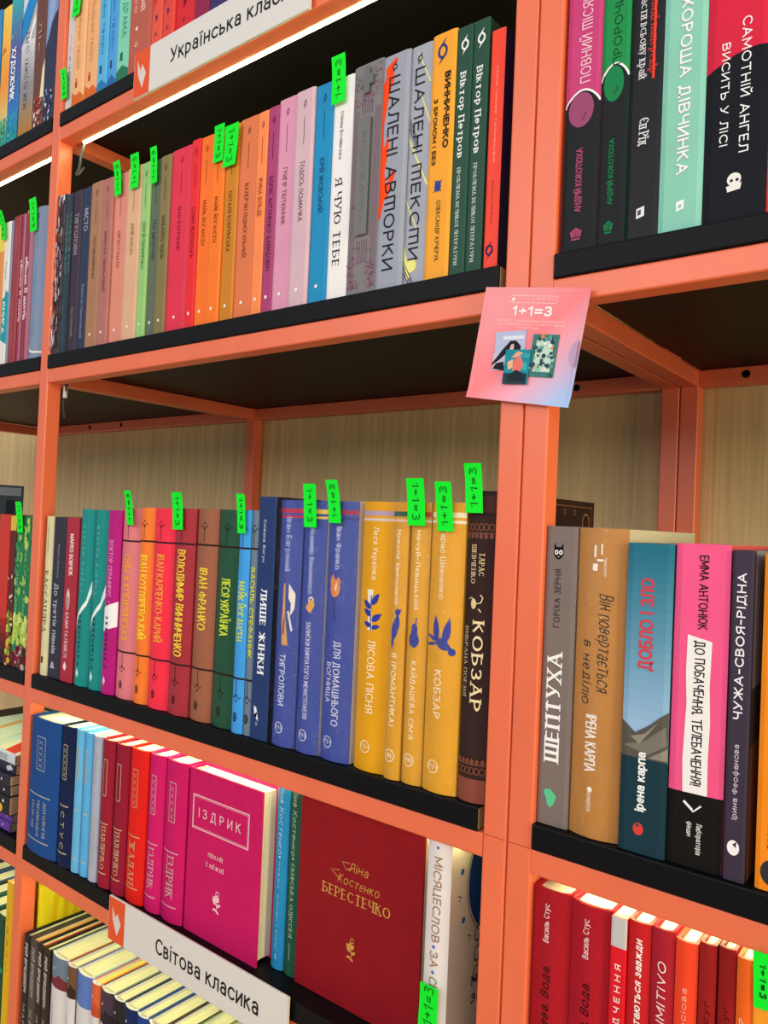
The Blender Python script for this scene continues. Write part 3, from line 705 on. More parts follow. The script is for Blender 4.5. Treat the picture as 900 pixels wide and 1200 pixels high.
book('B27', 'soft', '#a2a7b4', 'grey book with thin yellow strokes and a large dark title', G1, D(LN([(.35, .97), (.95, .83)], .0011, '#ece08a'), LN([(.5, .80), (1, .66)], .0011, '#ece08a'), LN([(.02, .62), (.98, .40)], .0015, '#ece08a'), LN([(.0, .36), (.6, .22)], .0011, '#ece08a'),
    PL([(.02, .17), (.35, .03), (.2, .02), (.02, .10)], '#ece98a'), DS(.38, .075, .0055, '#ece98a'), LN([(.02, .10), (.5, .0)], .0007, AX), LN([(.02, .075), (.4, .0)], .0007, AX), LN([(.02, .05), (.3, .0)], .0007, AX), LN([(.05, .70), (.45, .60)], .0006, AX), LN([(.05, .68), (.45, .58)], .0006, AX), LN([(.05, .66), (.45, .56)], .0006, AX),
    RG(.42, .945, .0024, .0009, AX), LN([(.5, .965), (.40, .955)], .0009, AX), LN([(.34, .925), (.44, .935)], .0009, AX), TX('ШАЛЕНІ mЕКСmИ', AX, .10, .905, .46, .46, 'd', 'sans')), depth=.14)
def swirl(a, b, r, c): return D(RG(a, b, r, r*.42, c, r*1.25), PL([(a-.16, b-.034*r/.003), (a+.10, b-.016*r/.003), (a+.20, b+.004), (a-.06, b-.020*r/.003)], c), PL([(a+.16, b+.034*r/.003), (a-.10, b+.016*r/.003), (a-.20, b-.004), (a+.06, b+.020*r/.003)], c))
NV = '#28387c'
book('B28', 'soft', '#f2a428', 'amber yellow book with a black condensed title and blue emblem', G1, D(swirl(.44, .925, .0048, NV), TX('ВИННИЧЕНКО', '#1a1612', .525, .835, .70, .24, 'd', 'cond', .03), TX('З БРОМОМ І БЕЗ', '#2a2210', .465, .735, .24, .17, 'd', 'cond', .02),
    DS(.46, .375, .0032, '#3a4c9a', .0046), LN([(.30, .352), (.62, .395)], .0009, NV), LN([(.34, .40), (.6, .35)], .0009, NV), TX('ОЛЕКСАНДР КУЧЕРУК', '#2c240e', .07, .315, .52, .17, 'd')), depth=.14)
for k, lab in (('B29', 'dark green book with white lettering, directly right of the amber one'), ('B30', 'taller dark green book with white lettering, beside the orange red one')):
    book(k, 'soft', '#1f4a38', lab, G1, D(swirl(.52, .925, .0035, '#f2f4f0'), TX('Віктор Петров', '#eef2ee', .47, .815, .48, .38, 'd', 'serif', .025), TX('ПРОБЛЕМА ВЕЛИКОЇ ЛІТЕРАТУРИ', '#d5dfd8', .04, .43, .44, .22, 'd', 'serif')), depth=.14)
book('B31', 'soft', '#f4452e', 'shorter orange red book with a navy cover side, last before the double post', G1, D(TX('обочи тиховірі тополянцівни', '#f7b8a4', .44, .845, .52, .17, 'd'), TX('василь мефімів', '#9c2f38', .18, .365, .5, .15, 'd'), swirl(.42, .075, .0034, '#1b1c58')), depth=.14, rc='#15153c')

# ------------------------------------------------------------------ right bay, upper shelf
G2 = 'books on the upper shelf of the right bay'
def shell(a, b, r, c): return D(PL([(a-.13, b-.008), (a+.13, b-.008), (a+.17, b+.012), (a, b+.026), (a-.17, b+.012)], c), LN([(a, b-.01), (a, b+.02)], .0004, '#23262a'), LN([(a-.03, b-.01), (a-.09, b+.017)], .0004, '#23262a'), LN([(a+.03, b-.01), (a+.09, b+.017)], .0004, '#23262a'), RC(a-.12, a+.12, b-.018, b-.012, c))
def moonbook(key, top, inkT, title, b0, b1, ink, disc, tb, label):
    dk = '#1d2124'
    book(key, 'soft', top, label, G2, D(PL([(0, 0), (1, 0), (1, tb-.045)]+[(1-i/16, tb-.045+.052*math.sin(math.pi*i/16)**.8) for i in range(1, 16)]+[(0, tb-.045)], dk),
        LN([(1-i/16, tb-.043+.052*math.sin(math.pi*i/16)**.8) for i in range(17)], .0014, '#f4f2f2'),
        DS(.47, tb-.06, .36*(GEO[key][1]-GEO[key][0]), disc, .0125), LN([(.5, tb-.10), (.62, tb-.075), (.55, tb-.07)], .0007, '#3a2c34'),
        TX(title, inkT, b0, b1, .56, .30, 'u'), TX('АНДРІЙ КОКОТЮХА', ink, .135, .36, .47, .19, 'u', 'cond', .01), shell(.45, .055, .004, ink)), depth=.135)
moonbook('F1', '#c43c76', '#f3c3d4', 'ПОВНИЙ mІСЯЦЬ', .588, .93, '#a8486e', '#9a4a72', .555, 'black and magenta book with a purple oval, next to the double post')
moonbook('F2', '#0b8c45', '#0e4f2c', 'ПРОРОЧИЦЯ', .613, .92, '#0d7c46', '#17824a', .61, 'black and bright green book with a green oval')
book('F3', 'soft', '#0f1015', 'black book with white lettering and a line struck out in red', G2, D(TX('Чому покласти всьому край', '#d8d8dc', .536, .965, .40, .24, 'd', 'serif'), TX('зробити владі наперекір', '#c83a34', .545, .965, .72, .24, 'd', 'serif'), LN([(.73, .525), (.73, .97)], .0016, '#f2402e'),
    TX('Єн Рід', '#e4e4e8', .31, .40, .5, .30, 'd', 'serif'), PL([(.36, .065), (.60, .072), (.60, .105), (.36, .098)], '#e6e6ea'), PL([(.40, .075), (.5, .078), (.5, .095), (.40, .092)], '#4a4c54')), depth=.135)
book('F4', 'soft', '#86cab4', 'mint green book with a white vertical title', G2, D(TX('ХОРОША ДІВЧИНКА', '#a9b8b4', .178, .752, .515, .265, 'd', 'sans'), TX('ХОРОША ДІВЧИНКА', '#f8fbf8', .182, .756, .53, .265, 'd', 'sans'), PL([(.42, .062), (.60, .068), (.60, .098), (.42, .092)], '#eef6f2'), PL([(.47, .070), (.54, .073), (.54, .085), (.47, .082)], '#9cc8ba')), depth=.135)
book('F5', 'soft', '#d41238', 'thick red and black book with a two-line white title, rightmost on the upper shelf', G2, D(PL([(0, 0), (1, 0), (1, .52), (.78, .525), (.45, .515), (0, .475)], '#12141c'), TX('САМОТНІЙ АНГЕЛ', '#f2f2f4', .205, .625, .63, .15, 'd'), TX('ВИСИТЬ У ЛІСІ', '#f2f2f4', .237, .56, .31, .135, 'd'),
    DS(.50, .125, .0042, '#ece9e6'), PL([(.40, .088), (.60, .092), (.62, .112), (.38, .106)], '#ece9e6'), DS(.46, .122, .001, '#2a2c34'), DS(.55, .122, .001, '#2a2c34')), depth=.14)

# ------------------------------------------------------------------ top shelf, middle bay
G3 = 'books on the top shelf of the middle bay'
book('A1', 'soft', '#d5cbc6', 'pale grey book with a green note low on its spine, against the left post', G3, D(TX('Поезія', '#9a9088', .2, .5, .5, .22)), depth=.13)
FT = lambda: D(PL([(0, 0), (1, 0), (1, .05), (.7, .085), (.4, .07), (.1, .10), (0, .07)], '#d9692c'), RC(.3, .48, .12, .16, '#b2482a'), RC(.34, .44, .165, .18, '#b2482a'), TX('Вибрані твори', '#d89058', .24, .62, .5, .3), )
book('A2', 'soft', '#f2b67e', 'peach book with an orange foot, under the upper green note', G3, FT(), depth=.13)
book('A3', 'soft', '#f0b078', 'peach book with an orange foot, left of the blue pair', G3, FT(), depth=.13)
def bluefoot(c, c2): return D(PL([(0, 0), (1, 0), (1, .04), (.5, .08), (0, .05)], c2), RC(.3, .5, .12, .17, '#12486c'), TX('Вибрані твори', c2, .24, .72, .52, .32))
book('A4', 'soft', '#58b2e0', 'sky blue book, left one of the blue pair', G3, bluefoot('#58b2e0', '#2a78b0'), depth=.13)
book('A5', 'soft', '#4a9ede', 'narrower blue book between the sky blue one and the mint one', G3, bluefoot('#4a9ede', '#2a68ac'), depth=.13)
book('A6', 'soft', '#7fd4b4', 'mint green book on the top shelf with a dark green foot', G3, D(PL([(0, 0), (1, 0), (1, .06), (.5, .10), (0, .07)], '#2c7a5e'), TX('ТВОЯ ДРАМА', '#3a9274', .27, .66, .55, .36), RC(.3, .5, .13, .18, '#1d6a54')), depth=.13)
book('A7', 'soft', '#b95c4a', 'wide brick brown book with white lettering, beside the mint one', G3, D(TX('Микола Хвильовий', '#f0c8b8', .35, .9, .62, .2, 'd', 'serif'), TX('повісті про', '#eec4b4', .36, .8, .30, .15), DS(.36, .26, .0024, '#f2dcd0'), RG(.36, .165, .0026, .0008, '#f2dcd0')), depth=.13)
def comma(bg, col='#6c1430'): return D(PL([(0, .30), (1, .40), (1, 1), (0, 1)], bg), TX('Тамара', col, .41, .8, .5, .42, 'd', 'serif', .02), DS(.45, .26, .0018, col), PL([(.40, .225), (.56, .25), (.52, .27), (.42, .25)], col), RG(.45, .16, .0022, .0007, col))
book('A8', 'soft', '#e5553c', 'orange red book with purple lettering, right of the brick brown one', G3, comma('#d23a3c', '#54205c'), depth=.13)
book('A9', 'soft', '#de4638', 'red book with purple lettering, second of the red pair above the sign', G3, comma('#c82c3a', '#54205c'), depth=.13)
book('A10', 'soft', '#d8202e', 'wide scarlet book rising behind the white sign', G3, comma('#cc1a2c', '#7c0c24'), depth=.13)
book('A11', 'soft', '#8c1848', 'dark crimson book with a small white mark behind the sign', G3, D(DS(.45, .50, .0022, '#f0e0e6'), PL([(.36, .455), (.58, .48), (.52, .50), (.40, .48)], '#f0e0e6')), depth=.13)
book('A12', 'soft', '#3c2a62', 'dark violet book, rightmost one visible above the white sign', G3, D(DS(.45, .34, .002, '#8a76ac')), depth=.13)

# ------------------------------------------------------------------ top shelf, left bay
G4 = 'books on the top shelf of the left bay'
book('Z1', 'soft', '#2a88c8', 'blue book at the left edge of the top shelf', G4, D(BANDS(.0, .6, '#20608c', '#2a88c8', 6)), depth=.14)
book('Z2', 'soft', '#f6b24a', 'yellow orange book with a teal painted foot', G4, D(BANDS(.45, 1, '#f39a3e', '#f5d05c'), BANDS(.2, .45, '#d8c070', '#f39a3e', 6), BANDS(.0, .2, '#2a9a8a', '#8cb878', 6), PL([(.1, .66), (.6, .69), (.4, .72)], '#d86a30'), SPECK(.02, .2, ['#49b09a', '#1f7a74'], 26, .002, 3)), depth=.14)
book('Z3', 'soft', '#5a64a8', 'violet and teal book with a white title, right of the yellow one', G4, D(BANDS(.6, 1, '#5a5fa0', '#39b0b8'), BANDS(.2, .6, '#2e7cc0', '#5a5fa0'), BANDS(0, .2, '#1b8c98', '#2e86c0', 5), SPECK(.0, .18, ['#33b4ac', '#1a6c80', '#77d0c4'], 30, .002, 4), RG(.3, .72, .003, .001, '#9ac8e0'), TX('ХУДОЖНИК', '#f0f4fa', .28, .64, .5, .40, 'd', 'hand', .03)), depth=.14)
book('Z4', 'soft', '#b4b2b4', 'white and blue cloudy book with dark capital lettering', G4, D(BANDS(0, .3, '#b07c3c', '#8e8c92', 8), BANDS(.3, .62, '#8e8c92', '#d4d4d8', 8), PL([(0, .62), (.5, .70), (1, .86), (1, 1), (.4, 1), (.0, .74)], '#2288cc'), PL([(0, .80), (.5, .92), (.55, 1), (0, 1)], '#d6dce0'), PL([(.5, .62), (1, .78), (1, .72), (.7, .6)], '#e8eaec'), TX('ГЕРОЇ ЗАМІСТЬ МЕНІ', '#38363c', .17, .68, .5, .26, 'd', 'wide')), depth=.14)
book('Z5', 'soft', '#6c4038', 'dark brown book with a pale flame shape and red foot', G4, D(PL([(.7, .2), (1, .2), (1, .46), (.85, .38)], '#e2d8b8'), SPECK(.02, .2, ['#c2342a', '#e8dcd0', '#8a241c', '#d88a70'], 40, .002, 6), TX('Ліс', '#c8a8a0', .52, .72, .5, .3, 'd', 'serif')), depth=.14)
book('Z6', 'soft', '#28304e', 'night blue book with pale blue smoke, against the left post', G4, D(PL([(0, .50), (.3, .56), (.6, .66), (1, .72), (1, .95), (.6, .88), (0, .92)], '#7d96c4'), PL([(.2, .60), (.8, .74), (.9, .88), (.3, .80)], '#93aad2'), SPECK(.0, .22, ['#8fb0dc', '#20264c', '#c8d6ec', '#6f2430'], 34, .002, 8), TX('Місто', '#a0b2dc', .88, .985, .55, .3, 'd', 'script')), depth=.14)

# ------------------------------------------------------------------ second shelf, left bay
G5 = 'books on the second shelf of the left bay'
book('Y1', 'soft', '#e0924a', 'orange book cut by the left picture edge on the second shelf', G5, D(RC(0, 1, .8, 1, '#e8d25a')), depth=.13)
book('Y2', 'soft', '#e6e2d6', 'cream book with a teal brushed patch and white lettering', G5, D(PL([(0, .18), (1, .14), (1, .50), (.7, .52), (.5, .47), (0, .46)], '#1a9aa6'), TX('КНИГА', '#f0f6f4', .22, .44, .45, .4, 'd', 'hand', .03), TX('Марія', '#77aab0', .60, .72, .5, .3)), depth=.13)
book('Y3', 'soft', '#8a92b0', 'very thin grey violet book beside the cream one', G5, None, depth=.13)
book('Y4', 'soft', '#9a3a40', 'brick red book with faint pinkish marks, left of the crimson pair', G5, D(TX('ЛЮДИНА', '#bc6468', .74, .93, .5, .35), LN([(.35, .1), (.35, .45)], .0007, '#c8888c')), depth=.13)
book('Y5', 'round', '#982046', 'narrow crimson book with white hand lettering, left of its wider twin', G5, D(TX('збірник її листів', '#f2d8dc', .27, .69, .5, .5, 'd', 'hand', .03)), depth=.13, kind='gloss')
book('Y6', 'round', '#8c1e40', 'wider crimson book with white hand lettering, left of the grey blue one', G5, D(TX('збірник її листів', '#f2d8dc', .27, .69, .48, .42, 'd', 'hand', .03)), depth=.13, kind='gloss')
book('Y7', 'round', '#8292ac', 'grey blue book with a green note and a cream curve at its foot', G5, D(LN([(.02, .10), (.15, .065), (.45, .042), (.98, .035)], .0028, '#e4e2da'), LN([(.42, .74), (.42, .84)], .0005, '#4a5468'), TX('Оповідання', '#58a4d8', .36, .63, .45, .17, 'd', 'hand'), TX('твори', '#5aa8da', .12, .29, .40, .16, 'd'), RG(.48, .945, .003, .0008, '#39434f')), depth=.13)

# ------------------------------------------------------------------ third shelf, middle bay
G6 = 'books on the third shelf of the middle bay'
def leaf(a, b, c): return D(PL([(a-.16, b+.012), (a-.02, b+.004), (a-.06, b-.012), (a-.16, b-.002)], c), PL([(a+.02, b+.012), (a+.16, b+.004), (a+.12, b-.012), (a+.0, b-.006)], c))
book('C1', 'round', '#d8d3a4', 'cream book with a brown serif title, against the left post', G6, D(TX('КАССАНДРА', '#5c5436', .27, .655, .46, .40, 'd', 'serif'), TX('Леся Українка', '#948a60', .78, .93, .52, .16), PL([(.26, .075), (.52, .075), (.58, .115), (.30, .115)], '#4a3824'), DS(.4, .105, .0025, '#4a3824')), depth=.14)
book('C2', 'soft', '#2e2e3c', 'charcoal book with grey lettering, right of the cream one', G6, D(TX('До третіх півнів', '#b8bccc', .15, .585, .46, .32, 'd', 'sans', .015), TX('Марко Вовчок', '#8c90a2', .62, .83, .52, .16), PL([(.26, .06), (.60, .06), (.5, .10), (.36, .10)], '#a8acb8')), depth=.14)
book('C3', 'soft', '#a8283a', 'dark red book with white hand lettering and an oval face, left of the teal pair', G6, D(TX('МАРКО ВОВЧОК', '#f4dfe0', .645, .90, .52, .30, 'd', 'hand', .02), DS(.42, .50, .0042, '#c7a8a0', .0135), DS(.44, .53, .0024, '#e2cfc6', .004), TX('МАРУСЯ', '#4c1420', .455, .515, .40, .14), TX('КАЗКИ ТА ПОВІСТІ', '#f0c4c8', .145, .42, .42, .26, 'd', 'hand', .01), PL([(.28, .09), (.42, .065), (.56, .09), (.42, .125)], '#f0dcd8')), depth=.14)
def music(label, key):
    book(key, 'round', '#128a86', label, G6, D(PL([(0, .36), (.22, .40), (.78, .485), (1, .60), (1, .53), (.80, .455), (.25, .375), (0, .28)], '#e9f2ee'), TX('спрага музики', '#58bcb6', .53, .91, .44, .26, 'u', 'wide'), TX('п’ятикнижжя', '#0c3c44', .115, .40, .42, .26, 'u', 'wide', .02), PL([(.30, .07), (.42, .045), (.54, .07), (.42, .10)], '#c8ece8')), depth=.14, kind='soft')
music('teal book with a white wave, right of the dark red one', 'C4')
music('teal book with a white wave, left of the magenta one', 'C5')
book('C6', 'round', '#b3107a', 'magenta book with a white slanted band, right of the teal pair', G6, D(PL([(0, .33), (1, .37), (1, .505), (0, .46)], '#f0eef0'), TX('ДОКТОР СЕРАФІКУС', '#e296c4', .525, .84, .5, .28, 'd', 'sans', .01), TX('п’ятикнижжя', '#281a3c', .14, .42, .40, .30, 'u', 'wide', .02), PL([(.30, .07), (.42, .045), (.54, .07), (.42, .10)], '#f0c0dc'), DS(.56, .50, .001, '#e296c4')), depth=.14, kind='soft')
def folk(key, cover, name, b0, b1, ink, label, cap=.44):
    K = '#2a1a1c'; w = GEO[key][1]-GEO[key][0]; r = .010/w
    def rune(b, s): return D(LN([(.47, b-.050*s), (.47, b+.025*s)], .0007, K), LN([(.47, b+.012*s), (.47-.35*r, b+.034*s), (.47-.55*r, b+.024*s)], .0008, K), LN([(.47, b+.012*s), (.47+.35*r, b+.034*s), (.47+.55*r, b+.024*s)], .0008, K), DS(.47, b+.043*s, .0011, K))
    book(key, 'round', cover, label, G6, D(RC(0, 1, .824, .833, K), RC(0, 1, .240, .249, K), rune(.888, 1), rune(.187, -1), TX(name, ink, b0, b1, .50, min(.55, .0125/w), 'd', 'hand', .012), DS(.42, .072, .0028, K, .0046), RG(.42, .072, .0013, .0005, cover, .0028)), depth=.145, kind='soft')
folk('C7', '#dd7a80', 'ОЛЬГА КОБИЛЯНСЬКА', .30, .755, '#f2a436', 'dusty pink hardback with two dark bands and orange hand lettering')
folk('C8', '#f27c2c', 'ІВАН КОТЛЯРЕВСЬКИЙ', .325, .76, '#f8d23a', 'orange hardback with two dark bands, left of the bright red one')
folk('C9', '#f42e48', 'ІВАН КАРПЕНКО-КАРИЙ', .33, .77, '#f49a3c', 'bright red hardback with two dark bands and orange hand lettering')
folk('C10', '#a22e38', 'ВОЛОДИМИР ВИННИЧЕНКО', .28, .80, '#f4cf3e', 'dark red hardback with two bands, under a green note')
folk('C11', '#9a5e44', 'ІВАН ФРАНКО', .425, .72, '#f2d03c', 'brown hardback with two dark bands and yellow hand lettering')
folk('C12', '#1f5038', 'ЛЕСЯ УКРАЇНКА', .415, .685, '#cfe03c', 'dark green hardback with two dark bands and yellow lettering')
folk('C13', '#3c9ae4', 'МАЙК ЙОГАНСЕН', .41, .68, '#c8d83c', 'narrow bright blue hardback right of the dark green one')
folk('C14', '#6e8090', 'ВАСИЛЬ СТЕФАНИК', .345, .745, '#d4dc34', 'narrow slate grey hardback left of the tall navy one')
book('C15', 'soft', '#20386c', 'tall navy book with a white serif title', G6, D(TX('Сніжана Жигун', '#c8d4ea', .73, .905, .40, .16, 'd'), TX('ЛИШЕ ЖІНКИ', '#f2f6fc', .27, .62, .50, .36, 'd', 'serif', .03), PL([(.26, .10), (.44, .115), (.36, .085), (.50, .075), (.36, .13), (.22, .135)], '#e8eef8'), TX('ТЕМПОРА', '#a8b8d8', .055, .072, .4, .1)), depth=.15, rc='#15161c')
def pm(a, b, c): return D(RG(a, b, .0052, .0007, c), LN([(a-.13, b-.009), (a-.13, b+.009), (a-.02, b+.007), (a-.10, b-.0005)], .0008, c), LN([(a+.0, b-.009), (a+.03, b+.009), (a+.08, b-.002), (a+.13, b+.009), (a+.14, b-.009)], .0008, c))
def bands(c1, c2, base): return D(RC(0, 1, .948, .966, c1), RC(0, 1, .928, .938, c2))
BL = '#3448a0'; WH = '#dfe4f4'
book('C16', 'round', BL, 'film-wrapped royal blue book with red stripes and a rifle picture', G6, D(bands('#c0264c', '#c0264c', BL), TX('Іван Багряний', '#b8c4e8', .71, .93, .52, .24, 'd'),
    PL([(.40, .66), (.47, .66), (.50, .55), (.62, .44), (.66, .41), (.40, .41), (.36, .50)], '#d9a05c'), PL([(.42, .50), (.52, .54), (.50, .46), (.40, .45)], '#8a5a34'), PL([(.62, .66), (.86, .62), (.84, .56), (.70, .53), (.72, .58), (.62, .60)], '#e6e2d4'), LN([(.62, .55), (.78, .47)], .002, '#dcdcd4'), TX('ТИГРОЛОВИ', WH, .165, .375, .47, .26, 'd'), pm(.42, .075, WH)), depth=.145, wrap=True, kind='soft')
book('C17', 'round', BL, 'film-wrapped royal blue book with yellow stripes and a crescent bird', G6, D(bands('#e8c458', '#e8c458', BL), TX('Володимир Винниченко', '#c4cfee', .63, .925, .5, .22, 'd'), RG(.55, .605, .0032, .0014, '#ecebe6'), PL([(.30, .575), (.62, .615), (.70, .585), (.55, .555), (.42, .56)], '#dfa24a'), TX('ЗАПИСКИ КИРПАТОГО МЕФІСТОФЕЛЯ', WH, .135, .52, .48, .20, 'd'), pm(.42, .07, WH)), depth=.145, wrap=True, kind='soft', rc='#dcd4c4')
book('C18', 'round', BL, 'thicker film-wrapped royal blue book with an orange bird and a two-line title', G6, D(bands('#a02c56', '#303c84', BL), TX('Іван Франко', '#d4dcf2', .735, .90, .45, .20, 'd'), DS(.38, .662, .0062, '#e88a48', .0078), LF(.26, .665, .012, .003, 85, '#e88a48'), LF(.46, .665, .010, .0028, 80, '#e88a48'), PL([(.34, .66), (.46, .69), (.44, .65)], '#f4d8b4'), LN([(.36, .61), (.42, .54)], .0012, '#26306c'), TX('ДЛЯ ДОМАШНЬОГО', WH, .135, .46, .55, .22, 'd'), TX('ВОГНИЩА', WH, .22, .375, .28, .18, 'd'), pm(.34, .07, WH)), depth=.145, wrap=True, kind='soft', rc='#e6dfd0')
YL = '#e2a012'; YW = '#fbeecb'; BI = '#2c3c9c'
book('C19', 'round', YL, 'yellow book with a lilac stripe and a blue plant, no film', G6, D(bands('#b49cb4', '#d8c8c0', YL), TX('Леся Українка', YW, .71, .905, .5, .17, 'd'), PL([(.28, .672), (.50, .672), (.44, .61), (.50, .52), (.34, .52), (.36, .60)], '#f2ead4'), LF(.46, .615, .0125, .0028, 55, BI), LF(.42, .60, .0115, .0026, 140, BI), LF(.45, .575, .0105, .0026, 150, BI), LF(.47, .555, .0120, .0028, 35, BI), LF(.46, .535, .0095, .0022, 160, BI), LF(.47, .53, .009, .002, 15, BI), LN([(.44, .65), (.42, .59), (.46, .52)], .0012, BI), TX('ЛІСОВА ПІСНЯ', YW, .215, .485, .50, .23, 'd'), pm(.42, .09, YW)), depth=.145, kind='soft')
book('C20', 'round', '#d69a1e', 'narrow film-wrapped yellow book with a dark green stripe and a blue bird', G6, D(bands('#2c5c48', '#e8c0a8', YL), TX('Микола Хвильовий', YW, .63, .90, .5, .26, 'd'), LF(.32, .495, .0245, .0034, 78, BI), LF(.50, .525, .0165, .0026, 82, BI), DS(.60, .602, .0026, BI), PL([(.62, .61), (.86, .612), (.66, .598)], BI), LF(.36, .52, .012, .0016, 265, BI), TX('Я (РОМАНТИКА)', YW, .19, .455, .48, .34, 'd'), pm(.42, .085, YW)), depth=.145, wrap=True, kind='soft')
book('C21', 'round', '#dda024', 'film-wrapped yellow book with red stripe and a blue pear shape', G6, D(bands('#c8402c', '#f0e0c0', YL), TX('Нечуй-Левицький', YW, .62, .90, .5, .24, 'd'), DS(.44, .51, .0052, BI, .0062), DS(.46, .545, .0032, BI, .0055), LN([(.5, .55), (.56, .59)], .0012, BI), TX('КАЙДАШЕВА СІМ’Я', YW, .16, .435, .48, .26, 'd'), pm(.42, .085, YW)), depth=.145, wrap=True, kind='soft')
book('C22', 'round', '#e2a11c', 'wide film-wrapped yellow book with a blue swallow', G6, D(bands('#f4e6c0', '#f4e6c0', YL), TX('Тарас Шевченко', YW, .665, .91, .44, .18, 'd'), LF(.30, .525, .0175, .0042, -25, BI), LF(.34, .515, .0215, .0032, 95, BI), LF(.56, .505, .0230, .0034, 78, BI), LF(.36, .52, .0125, .0016, 160, BI), LF(.36, .512, .0125, .0014, 190, BI), DS(.78, .487, .0030, BI), TX('КОБЗАР', YW, .255, .42, .42, .22, 'd'), pm(.38, .088, YW)), depth=.145, wrap=True, kind='soft')
def folkband(f):
    q = random.Random(11); c = INK('#7c4a38')
    for b0, s in ((.865, -1), (.12, 1)):
        f.rect(0, 1, min(b0, b0+.005*s), max(b0, b0+.005*s), c, 6)
        for i in range(6):
            a = .08+i*.168; f.ring(a, b0-.018*s, .0022, .0008, c, .003, 10); f.disc(a, b0+.012*s, .0016, c, .002, 8)
            f.line([(a-.06, b0+.0), (a, b0+.02*s), (a+.06, b0)], .0006, c)
PGD = '#e4cf9c'
book('C23', 'round', '#35201e', 'tall dark brown book with a cream title, last before the double post', G6, D(RC(0, 1, 0, .075, '#8a4a3a'), RC(0, 1, .93, .985, '#4c2c28'), folkband, TX('ТАРАС', PGD, .725, .80, .66, .18, 'd', 'serif'), TX('ШЕВЧЕНКО', PGD, .70, .825, .36, .18, 'd', 'serif'), DS(.42, .635, .0024, PGD, .004), LN([(.24, .65), (.34, .655), (.5, .635), (.68, .64), (.74, .655), (.66, .665)], .0009, PGD), LN([(.6, .62), (.7, .61)], .0009, PGD), TX('КОБЗАР', '#ecd9a8', .295, .58, .62, .40, 'd', 'serif', .02), TX('ВИБРАНА ПОЕЗІЯ', '#c8b68c', .335, .56, .18, .15, 'd', 'serif')),
     rdeco=D(RG(.90, .92, .008, .0012, '$c8a060'), FR(.03, .97, .02, .98, .0010, '$8a6a3c'), *[RG(.1+.11*i, .955, .0026, .0007, '$a8844c') for i in range(7)], *[DS(.1+.11*i, .88, .0014, '$a8844c') for i in range(9)]), depth=.187, kind='cloth')

# ------------------------------------------------------------------ third shelf, left bay
G7 = 'books on the third shelf of the left bay'
book('W1', 'soft', '#c8342a', 'red book at the left edge of the third shelf', G7, D(BANDS(0, .3, '#26242c', '#a02c28', 6)), depth=.13)
book('W2', 'soft', '#5c2024', 'dark red book with fruit pictures, left of the green pair', G7, D(SPECK(.0, .35, ['#c8b83a', '#7aa83c', '#8c5a2c', '#d8cc6c'], 26, .0042, 21), RC(0, 1, .9, 1, '#d8b848'), SPECK(.4, .6, ['#b03a3c', '#d8c8b8'], 8, .002, 22)), depth=.13)
def grapes(sd): return D(SPECK(.16, .34, ['#b8d25c', '#9cc048', '#d4de84'], 26, .0046, sd), SPECK(.45, .98, ['#8cc05c', '#2f8c4c', '#b0cc5c'], 12, .0052, sd+1), SPECK(.0, .14, ['#8a2434', '#c8a0a0', '#5c1824'], 16, .0042, sd+2), TX('Сад і літо в домі', '#a8d8b4', .35, .8, .45, .28, 'd', 'script'))
book('W3', 'soft', '#22804a', 'green book with fruit pictures under a green note', G7, grapes(31), depth=.13)
book('W4', 'soft', '#1f7a48', 'green book with fruit pictures, against the left post', G7, grapes(41), depth=.13)
book(None, 'hard', '#3e4a5c', 'tall slate blue book seen only over the tops of the fruit books', G7, None, depth=.152, geo=(-1.062, -1.035, .2485, .003, .0051), kind='gloss', rdeco=D(RC(.55, .97, .93, .985, '#8a98a8'), RC(.8, .9, .02, .9, '#2a3442')))

# ------------------------------------------------------------------ third shelf, right bay
G8 = 'books on the third shelf of the right bay'
cat = D(PL([(.25, .905), (.27, .945), (.34, .93), (.48, .93), (.55, .945), (.57, .905), (.50, .893), (.41, .887), (.32, .893)], '#0c0a0c'), DS(.34, .912, .0014, '#f2f2ee', .0018), DS(.48, .912, .0014, '#f2f2ee', .0018), DS(.34, .912, .0005, '#0c0a0c', .001), DS(.48, .912, .0005, '#0c0a0c', .001), LN([(.39, .897), (.43, .897)], .0006, '#e8e8e4'))
book('G1', 'soft', '#7c6f6a', 'grey brown book with a white slab title and a cat head', G8, D(cat, TX('ГОРІХА ЗЕРНЯ', '#2a2426', .66, .855, .42, .20, 'u'), TX('ШЕПТУХА', '#f6f4f2', .213, .575, .42, .48, 'u', 'serif', .03),
    PL([(.22, .105), (.26, .118), (.38, .118), (.42, .125), (.46, .118), (.56, .108), (.64, .10), (.60, .085), (.52, .068), (.44, .06), (.34, .068), (.30, .09)], '#5cc890')), depth=.14)
book('G2', 'round', '#ba7e38', 'thick film-wrapped tan book with black handwriting and a white name', G8, D(TX('Він повертається', '#1e1a18', .475, .79, .64, .27, 'd', 'script', .012), TX('в неділю', '#1e1a18', .43, .635, .30, .20, 'd', 'script', .012), TX('ІРЕНА КАРПА', '#f4f0ea', .21, .395, .42, .22, 'd', 'cond', .0), RC(.36, .40, .905, .945, '#f4f0ea'), RC(.50, .53, .915, .95, '#f4f0ea'), RC(.42, .55, .893, .90, '#f4f0ea'), RC(.34, .44, .862, .885, '#f4f0ea'), TX('Родина Дорога', '#f0e6d8', .845, .905, .60, .06), DS(.44, .155, .0018, '#f4f0ea'), TX('комубук', '#f0e8dc', .083, .145, .44, .10)), depth=.15, wrap=True, kind='soft', rc='#cfcbb0')
